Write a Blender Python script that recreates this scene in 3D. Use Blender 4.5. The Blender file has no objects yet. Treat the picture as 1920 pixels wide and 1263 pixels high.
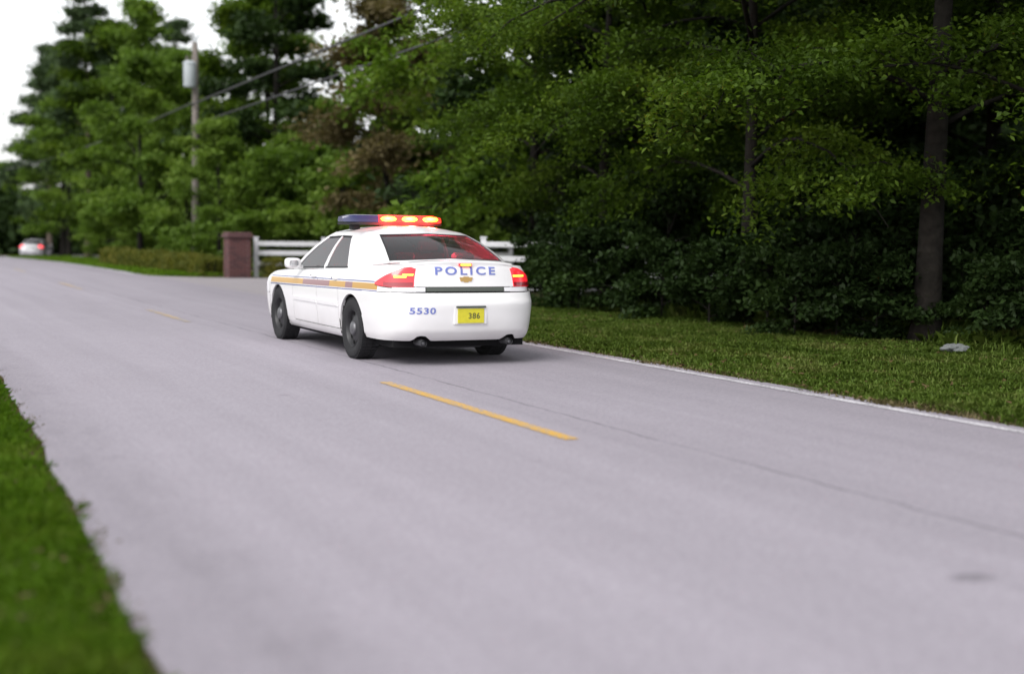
import bpy, math, random
import numpy as np
from mathutils import Matrix, Vector

random.seed(7)
R_ = math.radians
scene = bpy.context.scene
C = scene.collection

# ------------------------------------------------------------------ camera
F_PX, CAM_H, PITCH, ROLL, YAW = 2500.4, 1.4073, 0.07749, -0.01461, 0.46054
W_PX, H_PX = 1920.0, 1263.0
cy_, sy_, cp_, sp_ = math.cos(YAW), math.sin(YAW), math.cos(PITCH), math.sin(PITCH)
_r0 = Vector((cy_, -sy_, 0)); _f0 = Vector((sy_, cy_, 0)); _z0 = Vector((0, 0, 1))
FWD = _f0 * cp_ - _z0 * sp_
_up = _z0 * cp_ + _f0 * sp_
RIGHT = _r0 * math.cos(ROLL) - _up * math.sin(ROLL)
UP = _r0 * math.sin(ROLL) + _up * math.cos(ROLL)
cam_data = bpy.data.cameras.new("camera")
cam = bpy.data.objects.new("camera", cam_data)
C.objects.link(cam)
cam_data.sensor_fit = 'HORIZONTAL'
cam_data.sensor_width = 36.0
cam_data.lens = 36.0 * F_PX / W_PX
cam_data.clip_start = 0.05
cam_data.clip_end = 3000
m = Matrix((RIGHT, UP, -FWD)).transposed().to_4x4()
m.translation = Vector((0, 0, CAM_H))
cam.matrix_world = m
cam_data.dof.use_dof = True
cam_data.dof.focus_distance = 14.6
cam_data.dof.aperture_fstop = 0.75
scene.camera = cam

# ------------------------------------------------------------------ world, sun, exposure
world = bpy.data.worlds.new("World")
scene.world = world
world.use_nodes = True
wn = world.node_tree.nodes; wl = world.node_tree.links
for n in list(wn): wn.remove(n)
sky = wn.new('ShaderNodeTexSky'); sky.sky_type = 'NISHITA'; sky.sun_disc = False
SUN_EL, SUN_AZ = 44.0, 238.0      # azimuth clockwise from +Y (road direction)
sky.sun_elevation = R_(SUN_EL); sky.sun_rotation = R_(SUN_AZ)
sky.air_density = 1.0; sky.dust_density = 1.5; sky.ozone_density = 1.0
hs = wn.new('ShaderNodeHueSaturation'); hs.inputs['Saturation'].default_value = 0.10
bg = wn.new('ShaderNodeBackground'); bg.inputs['Strength'].default_value = 0.15
wo = wn.new('ShaderNodeOutputWorld')
wl.new(sky.outputs[0], hs.inputs['Color']); wl.new(hs.outputs[0], bg.inputs['Color']); wl.new(bg.outputs[0], wo.inputs['Surface'])
sd = bpy.data.lights.new("sun", 'SUN'); sd.energy = 1.2; sd.angle = R_(35); sd.color = (1.0, 0.97, 0.93)
so = bpy.data.objects.new("sun", sd); C.objects.link(so)
_az, _el = R_(SUN_AZ), R_(SUN_EL)
sun_dir = Vector((math.sin(_az) * math.cos(_el), math.cos(_az) * math.cos(_el), math.sin(_el)))
so.rotation_euler = sun_dir.to_track_quat('Z', 'Y').to_euler(); so.location = (0, 0, 60)
scene.view_settings.view_transform = 'Standard'
scene.view_settings.look = 'None'
scene.view_settings.gamma = 1.0
scene.view_settings.use_curve_mapping = False
scene.view_settings.exposure = 0.75
scene.render.engine = 'CYCLES'
scene.cycles.use_denoising = True
scene.cycles.max_bounces = 6
scene.cycles.diffuse_bounces = 3
scene.cycles.transparent_max_bounces = 10
scene.cycles.use_fast_gi = False

# ------------------------------------------------------------------ helpers
def at(px, depth, z=0.0):
    """point at image column px (near the horizon) and depth along the view axis, on height z"""
    a = (px - W_PX / 2) / F_PX
    v = _f0 + _r0 * a
    return Vector((v.x * depth, v.y * depth, z))

def tag(o, label=None, cat=None, group=None, kind=None):
    if label: o['label'] = label
    if cat: o['category'] = cat
    if group: o['group'] = group
    if kind: o['kind'] = kind
    return o

def empty(name, loc=(0, 0, 0), rz=0.0):
    o = bpy.data.objects.new(name, None); C.objects.link(o)
    o.location = loc; o.rotation_euler = (0, 0, rz); o.empty_display_size = 0.2
    return o

def mesh_py(name, verts, faces, mat=None, smooth=True):
    me = bpy.data.meshes.new(name)
    me.from_pydata([tuple(v) for v in verts], [], [tuple(f) for f in faces])
    if smooth:
        me.polygons.foreach_set('use_smooth', [True] * len(me.polygons))
    if mat: me.materials.append(mat)
    me.update()
    return me

def mesh_np(name, V, F, mat=None, smooth=False):
    """V (n,3) array, F (m,k) array of equal-sided faces"""
    me = bpy.data.meshes.new(name)
    n, (mf, k) = len(V), F.shape
    me.vertices.add(n); me.vertices.foreach_set('co', np.ascontiguousarray(V, np.float32).ravel())
    me.loops.add(mf * k); me.loops.foreach_set('vertex_index', np.ascontiguousarray(F, np.int32).ravel())
    me.polygons.add(mf)
    me.polygons.foreach_set('loop_start', np.arange(0, mf * k, k, dtype=np.int32))
    me.polygons.foreach_set('loop_total', np.full(mf, k, np.int32))
    if smooth: me.polygons.foreach_set('use_smooth', np.ones(mf, bool))
    if mat: me.materials.append(mat)
    me.update(calc_edges=True)
    return me

def link(name, me, parent=None, loc=(0, 0, 0)):
    o = bpy.data.objects.new(name, me); C.objects.link(o)
    o.location = loc
    if parent: o.parent = parent
    return o

class MB:
    """collects shapes into one mesh"""
    def __init__(s): s.v = []; s.f = []
    def add(s, V, F):
        b = len(s.v); s.v += [tuple(p) for p in V]; s.f += [tuple(i + b for i in f) for f in F]; return s
    def box(s, lo, hi, bev=0.0):
        (x0, y0, z0), (x1, y1, z1) = lo, hi
        if bev <= 0:
            V = [(x0,y0,z0),(x1,y0,z0),(x1,y1,z0),(x0,y1,z0),(x0,y0,z1),(x1,y0,z1),(x1,y1,z1),(x0,y1,z1)]
            return s.add(V, [(0,3,2,1),(4,5,6,7),(0,1,5,4),(1,2,6,5),(2,3,7,6),(3,0,4,7)])
        b = bev
        def ring(i, z): return [(x0+i,y0+b,z),(x0+b,y0+i,z),(x1-b,y0+i,z),(x1-i,y0+b,z),(x1-i,y1-b,z),(x1-b,y1-i,z),(x0+b,y1-i,z),(x0+i,y1-b,z)]
        rs = [ring(b, z0), ring(0, z0+b), ring(0, z1-b), ring(b, z1)]
        V = sum(rs, []); F = [tuple(range(7, -1, -1)), tuple(range(24, 32))]
        for k in range(3):
            for i in range(8):
                j = (i + 1) % 8; F.append((k*8+i, k*8+j, k*8+8+j, k*8+8+i))
        return s.add(V, F)
    def tube(s, pts, rad, n=8, cap=True):
        V, F = tube(pts, rad, n, cap); return s.add(V, F)
    def lathe(s, prof, n, axis='z', c=(0, 0, 0)):
        V = []; F = []
        for (r, h) in prof:
            for i in range(n):
                a = 2 * math.pi * i / n; p = (r*math.cos(a), r*math.sin(a), h)
                if axis == 'x': p = (h, p[0], p[1])
                elif axis == 'y': p = (p[0], h, p[1])
                V.append((p[0]+c[0], p[1]+c[1], p[2]+c[2]))
        for k in range(len(prof)-1):
            for i in range(n):
                j = (i+1) % n; F.append((k*n+i, k*n+j, k*n+n+j, k*n+n+i))
        return s.add(V, F)
    def build(s, name, mat, parent=None, smooth=False, loc=(0,0,0)):
        return link(name, mesh_py(name, s.v, s.f, mat, smooth), parent, loc)

def tube(pts, rad, n=8, cap=True):
    pts = [Vector(p) for p in pts]
    if not hasattr(rad, '__len__'): rad = [rad] * len(pts)
    V = []; F = []
    ref = Vector((0.31, 0.95, 0.05)).normalized()
    for i, p in enumerate(pts):
        t = (pts[min(i+1, len(pts)-1)] - pts[max(i-1, 0)]).normalized()
        a = t.cross(ref)
        if a.length < 0.05: a = t.cross(Vector((1, 0, 0)))
        a.normalize(); b = t.cross(a)
        for k in range(n):
            th = 2*math.pi*k/n
            V.append(p + (a*math.cos(th) + b*math.sin(th)) * rad[i])
    for i in range(len(pts)-1):
        for k in range(n):
            j = (k+1) % n; F.append((i*n+k, i*n+j, i*n+n+j, i*n+n+k))
    if cap:
        F.append(tuple(range(n-1, -1, -1))); F.append(tuple(range((len(pts)-1)*n, len(pts)*n)))
    return V, F

# ------------------------------------------------------------------ materials
def mat_new(name):
    mt = bpy.data.materials.new(name); mt.use_nodes = True
    nt = mt.node_tree
    return mt, nt, nt.nodes, nt.links, nt.nodes['Principled BSDF']

def mat_plain(name, col, rough=0.5, metal=0.0, spec=0.5, coat=0.0, emit=None, estr=0.0, noise=0.0, nscale=20.0, bump=0.0):
    mt, nt, N, L, b = mat_new(name)
    b.inputs['Base Color'].default_value = (*col, 1)
    b.inputs['Roughness'].default_value = rough
    b.inputs['Metallic'].default_value = metal
    b.inputs['Specular IOR Level'].default_value = spec
    b.inputs['Coat Weight'].default_value = coat
    b.inputs['Coat Roughness'].default_value = 0.05
    if emit:
        b.inputs['Emission Color'].default_value = (*emit, 1); b.inputs['Emission Strength'].default_value = estr
    if noise > 0 or bump > 0:
        tc = N.new('ShaderNodeTexCoord'); nz = N.new('ShaderNodeTexNoise')
        nz.inputs['Scale'].default_value = nscale; nz.inputs['Detail'].default_value = 6
        L.new(tc.outputs['Object'], nz.inputs['Vector'])
        if noise > 0:
            mr = N.new('ShaderNodeMapRange'); mr.inputs['From Min'].default_value = .25; mr.inputs['From Max'].default_value = .75
            mr.inputs['To Min'].default_value = 1-noise; mr.inputs['To Max'].default_value = 1+noise
            L.new(nz.outputs['Fac'], mr.inputs['Value'])
            mx = N.new('ShaderNodeVectorMath'); mx.operation = 'SCALE'; mx.inputs[0].default_value = col
            L.new(mr.outputs[0], mx.inputs['Scale']); L.new(mx.outputs[0], b.inputs['Base Color'])
        if bump > 0:
            bp = N.new('ShaderNodeBump'); bp.inputs['Strength'].default_value = 1.0; bp.inputs['Distance'].default_value = bump
            L.new(nz.outputs['Fac'], bp.inputs['Height']); L.new(bp.outputs[0], b.inputs['Normal'])
    return mt

def mat_leaf(name, c0, c1, c2, trans=0.35, scale=0.6, rough=0.55):
    mt, nt, N, L, b = mat_new(name)
    geo = N.new('ShaderNodeNewGeometry'); tc = N.new('ShaderNodeTexCoord')
    nz = N.new('ShaderNodeTexNoise'); nz.inputs['Scale'].default_value = scale; nz.inputs['Detail'].default_value = 3
    L.new(geo.outputs['Position'], nz.inputs['Vector'])
    ad = N.new('ShaderNodeMath'); ad.operation = 'MULTIPLY_ADD'; ad.inputs[1].default_value = 0.30
    L.new(geo.outputs['Random Per Island'], ad.inputs[0])
    mr = N.new('ShaderNodeMapRange'); mr.inputs['From Min'].default_value = .3; mr.inputs['From Max'].default_value = .7
    mr.inputs['To Min'].default_value = 0.0; mr.inputs['To Max'].default_value = 0.70
    L.new(nz.outputs['Fac'], mr.inputs['Value']); L.new(mr.outputs[0], ad.inputs[2])
    cr = N.new('ShaderNodeValToRGB')
    cr.color_ramp.elements[0].color = (*c0, 1); cr.color_ramp.elements[1].color = (*c2, 1)
    e = cr.color_ramp.elements.new(0.5); e.color = (*c1, 1)
    L.new(ad.outputs[0], cr.inputs[0])
    L.new(cr.outputs[0], b.inputs['Base Color'])
    b.inputs['Roughness'].default_value = rough; b.inputs['Specular IOR Level'].default_value = 0.15
    tr = N.new('ShaderNodeBsdfTranslucent')
    br = N.new('ShaderNodeVectorMath'); br.operation = 'MULTIPLY'; br.inputs[1].default_value = (1.15, 1.25, 0.6)
    L.new(cr.outputs[0], br.inputs[0]); L.new(br.outputs[0], tr.inputs['Color'])
    mx = N.new('ShaderNodeMixShader'); mx.inputs[0].default_value = trans
    out = N['Material Output']
    L.new(b.outputs[0], mx.inputs[1]); L.new(tr.outputs[0], mx.inputs[2]); L.new(mx.outputs[0], out.inputs['Surface'])
    return mt

M = {}
M['bark'] = mat_plain('bark', (0.015, 0.013, 0.011), 0.95, spec=0.2, noise=0.5, nscale=9, bump=0.03)
M['pine_bark'] = mat_plain('pine_bark', (0.11, 0.085, 0.07), 0.9, spec=0.2, noise=0.5, nscale=6, bump=0.03)
M['leaf_oak'] = mat_leaf('leaf_oak', (0.028, 0.052, 0.007), (0.066, 0.116, 0.013), (0.140, 0.205, 0.024), trans=.42)
M['leaf_bright'] = mat_leaf('leaf_bright', (0.052, 0.100, 0.012), (0.105, 0.178, 0.020), (0.180, 0.245, 0.034), trans=.42)
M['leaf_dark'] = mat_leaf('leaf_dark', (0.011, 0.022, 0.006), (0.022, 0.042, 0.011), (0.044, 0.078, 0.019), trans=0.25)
M['leaf_pine'] = mat_leaf('leaf_pine', (0.034, 0.058, 0.026), (0.060, 0.096, 0.042), (0.095, 0.140, 0.060), trans=0.15)
M['leaf_far'] = mat_leaf('leaf_far', (0.062, 0.110, 0.018), (0.115, 0.190, 0.030), (0.190, 0.270, 0.052), trans=.42, scale=.35)  # haze over the left trees is put into these brighter greens
M['leaf_brown'] = mat_leaf('leaf_brown', (0.070, 0.060, 0.030), (0.130, 0.105, 0.050), (0.190, 0.150, 0.075), trans=0.3)
M['leaf_hedge'] = mat_leaf('leaf_hedge', (0.050, 0.070, 0.014), (0.115, 0.125, 0.022), (0.200, 0.180, 0.035), scale=2.0)
M['grass'] = mat_leaf('grass', (0.078, 0.160, 0.010), (0.125, 0.235, 0.016), (0.215, 0.295, 0.045), trans=0.3, scale=1.3)
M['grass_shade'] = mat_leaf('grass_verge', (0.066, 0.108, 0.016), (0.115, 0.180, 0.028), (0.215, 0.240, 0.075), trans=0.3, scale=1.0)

def mat_ground():
    mt, nt, N, L, b = mat_new('ground')
    tc = N.new('ShaderNodeNewGeometry')
    n1 = N.new('ShaderNodeTexNoise'); n1.inputs['Scale'].default_value = 0.5; n1.inputs['Detail'].default_value = 8
    n2 = N.new('ShaderNodeTexNoise'); n2.inputs['Scale'].default_value = 14; n2.inputs['Detail'].default_value = 8
    L.new(tc.outputs['Position'], n1.inputs['Vector']); L.new(tc.outputs['Position'], n2.inputs['Vector'])
    r1 = N.new('ShaderNodeValToRGB')
    r1.color_ramp.elements[0].position = .35; r1.color_ramp.elements[0].color = (0.055, 0.060, 0.022, 1)
    r1.color_ramp.elements[1].position = .70; r1.color_ramp.elements[1].color = (0.075, 0.095, 0.024, 1)
    L.new(n1.outputs['Fac'], r1.inputs[0])
    r2 = N.new('ShaderNodeValToRGB')
    r2.color_ramp.elements[0].position = .38; r2.color_ramp.elements[0].color = (0.05, 0.04, 0.026, 1)
    r2.color_ramp.elements[1].position = .75; r2.color_ramp.elements[1].color = (0.15, 0.125, 0.075, 1)
    L.new(n2.outputs['Fac'], r2.inputs[0])
    mx = N.new('ShaderNodeMix'); mx.data_type = 'RGBA'
    n3 = N.new('ShaderNodeTexNoise'); n3.inputs['Scale'].default_value = 2.2; n3.inputs['Detail'].default_value = 7
    L.new(tc.outputs['Position'], n3.inputs['Vector'])
    mr = N.new('ShaderNodeMapRange'); mr.inputs['From Min'].default_value = .45; mr.inputs['From Max'].default_value = .62
    L.new(n3.outputs['Fac'], mr.inputs['Value'])
    L.new(mr.outputs[0], mx.inputs['Factor']); L.new(r1.outputs[0], mx.inputs['A']); L.new(r2.outputs[0], mx.inputs['B'])
    L.new(mx.outputs['Result'], b.inputs['Base Color'])
    b.inputs['Roughness'].default_value = 0.95; b.inputs['Specular IOR Level'].default_value = 0.1
    bp = N.new('ShaderNodeBump'); bp.inputs['Distance'].default_value = 0.05
    L.new(n2.outputs['Fac'], bp.inputs['Height']); L.new(bp.outputs[0], b.inputs['Normal'])
    return mt

def mat_road(name='road', tint=(0.330, 0.303, 0.345), lanes=True):
    mt, nt, N, L, b = mat_new(name)
    geo = N.new('ShaderNodeNewGeometry')
    sep = N.new('ShaderNodeSeparateXYZ'); L.new(geo.outputs['Position'], sep.inputs[0])
    def noise(scale, detail=6, vec=None, stretch=None):
        n = N.new('ShaderNodeTexNoise'); n.inputs['Scale'].default_value = scale; n.inputs['Detail'].default_value = detail
        if stretch:
            mp = N.new('ShaderNodeMapping'); mp.inputs['Scale'].default_value = stretch
            L.new(geo.outputs['Position'], mp.inputs['Vector']); L.new(mp.outputs[0], n.inputs['Vector'])
        else: L.new(geo.outputs['Position'], n.inputs['Vector'])
        return n.outputs['Fac']
    def mrange(v, a, b_, c, d):
        n = N.new('ShaderNodeMapRange'); n.inputs['From Min'].default_value = a; n.inputs['From Max'].default_value = b_
        n.inputs['To Min'].default_value = c; n.inputs['To Max'].default_value = d; L.new(v, n.inputs['Value']); return n.outputs[0]
    def math2(op, a, b_):
        n = N.new('ShaderNodeMath'); n.operation = op
        for i, q in enumerate((a, b_)):
            if isinstance(q, (int, float)): n.inputs[i].default_value = q
            else: L.new(q, n.inputs[i])
        return n.outputs[0]
    fine = noise(170, 4); grain = noise(60, 5); mid = noise(4.5, 7); big = noise(0.5, 5); streak = noise(1.0, 6, stretch=(3.0, 0.10, 1))
    v = math2('MULTIPLY', mrange(fine, .3, .7, .80, 1.20), mrange(noise(24, 8), .3, .7, .90, 1.10))
    v = math2('MULTIPLY', v, mrange(grain, .3, .7, .84, 1.16))
    v = math2('MULTIPLY', v, mrange(mid, .3, .7, .975, 1.025))
    v = math2('MULTIPLY', v, mrange(big, .3, .7, .975, 1.03))
    v = math2('MULTIPLY', v, mrange(streak, .3, .7, .94, 1.06))
    if lanes:
        wob = mrange(noise(0.9, 4), 0, 1, -.10, .10)
        wob2 = mrange(noise(9, 4), 0, 1, -.02, .02)
        xw = math2('ADD', math2('ADD', sep.outputs[0], wob), wob2)
        # paving joint: the right lane is a slightly darker pour than the left lane
        lane = N.new('ShaderNodeValToRGB'); cr = lane.color_ramp
        pts = [(0.00, .93), (0.70, .90), (1.25, .86), (1.60, 1.0), (2.6, 1.04), (3.6, 1.0), (4.58, 1.02), (4.62, .955), (5.5, .97), (6.6, .93), (7.3, .86), (8.0, .84)]
        while len(cr.elements) < len(pts): cr.elements.new(0.5)
        for e, (x, val) in zip(cr.elements, pts): e.position = x / 10.0; e.color = (val, val, val, 1)
        L.new(math2('MULTIPLY', xw, 0.1), lane.inputs[0])
        v = math2('MULTIPLY', v, lane.outputs[0])
        # longitudinal crack just right of the centre line
        xw3 = math2('ADD', math2('ADD', sep.outputs[0], mrange(noise(1.6, 3), 0, 1, -.07, .07)), mrange(noise(14, 4), 0, 1, -.018, .018))
        d = math2('ABSOLUTE', math2('SUBTRACT', xw3, 4.98), 0)
        crack = mrange(d, 0.004, 0.022, 1, 0)
        brk = mrange(noise(1.1, 3), .42, .52, .35, 1)
        v = math2('MULTIPLY', v, math2('SUBTRACT', 1.0, math2('MULTIPLY', math2('MULTIPLY', crack, brk), .42)))
        # scuffed patches near the left margin
        sc_ = math2('MULTIPLY', mrange(noise(3.2, 6, stretch=(1.6, .7, 1)), .50, .66, 0, 1), mrange(math2('ABSOLUTE', math2('SUBTRACT', xw, 1.35), 0), .10, .42, 1, 0))
        v = math2('MULTIPLY', v, math2('SUBTRACT', 1.0, math2('MULTIPLY', sc_, .08)))
        # a few small oil spots
        dx = math2('MULTIPLY', math2('SUBTRACT', sep.outputs[0], 4.18), 9.0); dy = math2('MULTIPLY', math2('SUBTRACT', sep.outputs[1], 4.06), 15.0)
        rad = math2('ADD', math2('ADD', math2('MULTIPLY', dx, dx), math2('MULTIPLY', dy, dy)), mrange(noise(18, 4), 0, 1, -.8, .8))
        sp = math2('MAXIMUM', mrange(noise(1.7, 2), .71, .77, 0, .8), mrange(rad, .3, 1.6, 1, 0))
        v = math2('MULTIPLY', v, math2('SUBTRACT', 1.0, math2('MULTIPLY', sp, .35)))
    mx = N.new('ShaderNodeVectorMath'); mx.operation = 'SCALE'; mx.inputs[0].default_value = tint
    L.new(v, mx.inputs['Scale']); L.new(mx.outputs[0], b.inputs['Base Color'])
    b.inputs['Roughness'].default_value = 0.85; b.inputs['Specular IOR Level'].default_value = 0.3
    bp = N.new('ShaderNodeBump'); bp.inputs['Distance'].default_value = 0.004; bp.inputs['Strength'].default_value = 0.7
    L.new(fine, bp.inputs['Height']); L.new(bp.outputs[0], b.inputs['Normal'])
    return mt

def mat_paintline(name, col, under=(0.30, 0.285, 0.31), wear=0.5):
    mt, nt, N, L, b = mat_new(name)
    geo = N.new('ShaderNodeNewGeometry')
    n = N.new('ShaderNodeTexNoise'); n.inputs['Scale'].default_value = 35; n.inputs['Detail'].default_value = 7
    n2 = N.new('ShaderNodeTexNoise'); n2.inputs['Scale'].default_value = 2.5; n2.inputs['Detail'].default_value = 4
    L.new(geo.outputs['Position'], n.inputs['Vector']); L.new(geo.outputs['Position'], n2.inputs['Vector'])
    a = N.new('ShaderNodeMath'); a.operation = 'MULTIPLY_ADD'; a.inputs[1].default_value = 0.6
    L.new(n2.outputs['Fac'], a.inputs[0]); L.new(n.outputs['Fac'], a.inputs[2])
    mr = N.new('ShaderNodeMapRange'); mr.inputs['From Min'].default_value = 1.05 - wear*.45; mr.inputs['From Max'].default_value = 1.25 - wear*.45
    L.new(a.outputs[0], mr.inputs['Value'])
    mx = N.new('ShaderNodeMix'); mx.data_type = 'RGBA'
    mx.inputs['A'].default_value = (*col, 1); mx.inputs['B'].default_value = (*under, 1)
    L.new(mr.outputs[0], mx.inputs['Factor']); L.new(mx.outputs['Result'], b.inputs['Base Color'])
    b.inputs['Roughness'].default_value = 0.75
    return mt

M['ground'] = mat_ground()
M['road'] = mat_road()
M['drive'] = mat_road('driveway', (0.30, 0.275, 0.29), False)
M['white_line'] = mat_paintline('white_line', (0.62, 0.60, 0.64), wear=0.75)
M['yellow_line'] = mat_paintline('yellow_line', (0.62, 0.36, 0.06), wear=0.62)
M['yellow_faded'] = mat_paintline('yellow_faded', (0.48, 0.33, 0.16), wear=0.8)

# ------------------------------------------------------------------ ground, road, driveway
def bend(y): return 0.0055 * np.maximum(0, np.asarray(y, float) - 75.0) ** 2      # the road swings right ...
def dip(y): return np.interp(y, [45, 52, 59, 69, 83, 95, 110, 135, 400], [0, -.025, -.075, -.19, -.38, -.70, -1.05, -1.25, -1.3])   # ... and runs downhill
def x_left(y): return np.interp(y, [-20, 4.3, 7.2, 10, 14, 25, 60, 400], [.26, .86, 1.01, 1.12, 1.24, 1.36, 1.40, 1.40]) + bend(y)
def x_right(y): return 7.93 + bend(y)

def terrain_z(x, y):
    """lower, uneven woodland floor to the right; flush with the road at the verges"""
    x = np.asarray(x, float); y = np.asarray(y, float)
    d = np.clip((x - 13.0) / 8.0, 0, 1)
    return -0.03 + dip(y) + d * (0.10 * np.sin(x * .7 + 1.3) * np.cos(y * .5) + 0.06 * np.sin(y * 1.1 + x * .3))

def grid_sheet(xs, ys, zf):
    X, Y = np.meshgrid(xs, ys); Z = zf(X, Y)
    V = np.stack([X, Y, Z], -1).reshape(-1, 3)
    nx, ny = len(xs), len(ys)
    i = np.arange(nx - 1); j = np.arange(ny - 1)
    I, J = np.meshgrid(i, j); a = (J * nx + I).ravel()
    return V, np.stack([a, a + 1, a + 1 + nx, a + nx], 1)
xs = np.concatenate([[-900, -300, -100, -40, -15], np.arange(-6, 60, 1.0), [70, 90, 120, 200, 400, 900]])
ys = np.concatenate([[-400, -100, -30], np.arange(-10, 90, 1.0), [92, 94, 96, 98, 100, 103, 106, 110, 115, 120, 130, 150, 170, 250, 500, 1500]])
V, F = grid_sheet(xs, ys, terrain_z)
ground = tag(link('ground', mesh_np('ground', V, F, M['ground'], True)), kind='structure')

def strip(name, xl, xr, y0, y1, n, z, mat, parent=None, skirt=0.0, nx=1):
    ys = np.linspace(y0, y1, n); V = []; Fc = []
    for y in ys:
        a, b = float(xl(y)), float(xr(y))
        zd = z + float(dip(y)); row = [(a + (b - a) * k / nx, y, zd) for k in range(nx + 1)]
        if skirt: row = [(a - .02, y, zd - skirt)] + row + [(b + .02, y, zd - skirt)]
        V += row
    w = len(V) // n
    for j in range(n - 1):
        for k in range(w - 1): Fc.append((j*w+k, j*w+k+1, (j+1)*w+k+1, (j+1)*w+k))
    return link(name, mesh_py(name, V, Fc, mat, False), parent)

rngr = np.random.default_rng(3)
_ey = np.arange(-25, 330, 0.35); _el_ = rngr.normal(0, .022, len(_ey)); _er_ = rngr.normal(0, .018, len(_ey))
_el_ = np.convolve(_el_, [.25, .5, .25], 'same') ; _er_ = np.convolve(_er_, [.25, .5, .25], 'same')
road = tag(strip('road', lambda y: x_left(y) + np.interp(y, _ey, _el_), lambda y: x_right(y) + np.interp(y, _ey, _er_), -20, 150, 500, 0.0, M['road'], skirt=.09, nx=2), kind='structure')
strip('edge_line', lambda y: 7.665 + bend(y), lambda y: 7.775 + bend(y), -20, 23.0, 60, 0.004, M['white_line'], road)
strip('edge_line', lambda y: 7.665 + bend(y), lambda y: 7.775 + bend(y), 41.5, 150, 200, 0.004, M['white_line'], road)
for (y0, y1, mt) in ((-4.4, -1.0, 'yellow_line'), (7.95, 11.65, 'yellow_line'), (20.2, 23.4, 'yellow_faded'), (31.5, 35.2, 'yellow_faded'), (43.5, 47.0, 'yellow_faded'), (56, 59.5, 'yellow_faded')):
    strip('centre_dash', lambda y: 4.36 + .011*max(0, y-8) + bend(y), lambda y: 4.475 + .011*max(0, y-8) + bend(y), y0, y1, 10, 0.0045, M[mt], road)
# driveway apron with flared corners
V = []; Fc = []
DY0, DY1 = 31.0, 38.4
dxs = [7.90, 8.2, 8.7, 9.4, 10.0, 10.7, 11.4, 12, 12.9, 16, 24, 30]
for x in dxs:
    fl = 2.2 * max(0, 1 - (x - 7.90) / 2.4) ** 2; f0 = 8.0 * max(0, 1 - (x - 7.90) / 5.0) ** 1.5
    for t in np.linspace(0, 1, 8): V.append((x, DY0 - f0 + (DY1 - DY0 + fl + f0) * t, -0.006 - 0.002 * min(1, (x - 7.9))))
for i in range(len(dxs) - 1):
    for k in range(7): Fc.append((i*8+k, i*8+8+k, i*8+9+k, i*8+k+1))
tag(link('driveway', mesh_py('driveway', V, Fc, M['drive'], False)), kind='structure')

# ------------------------------------------------------------------ sedan builder
def smooth_fn(xs, ys, sig):
    lo, hi = xs[0] - .3, xs[-1] + .3
    t = np.linspace(lo, hi, 600); v = np.interp(t, xs, ys)
    k = max(1, int(sig / (t[1] - t[0]))); w = np.hanning(2*k+3); w /= w.sum()
    vp = np.concatenate([np.full(k+1, v[0]), v, np.full(k+1, v[-1])])
    v = np.convolve(vp, w, 'valid')
    return lambda q: np.interp(q, t, v)

def super_table(n, a, b):
    th = np.linspace(0, math.pi/2, 800)
    X = np.sin(th) ** (2/n); Y = np.cos(th) ** (2/n)
    d = np.concatenate([[0], np.cumsum(np.hypot(np.diff(X*a), np.diff(Y*b)))]); d /= d[-1]
    return lambda s: (np.interp(s, d, X), np.interp(s, d, Y))

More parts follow.
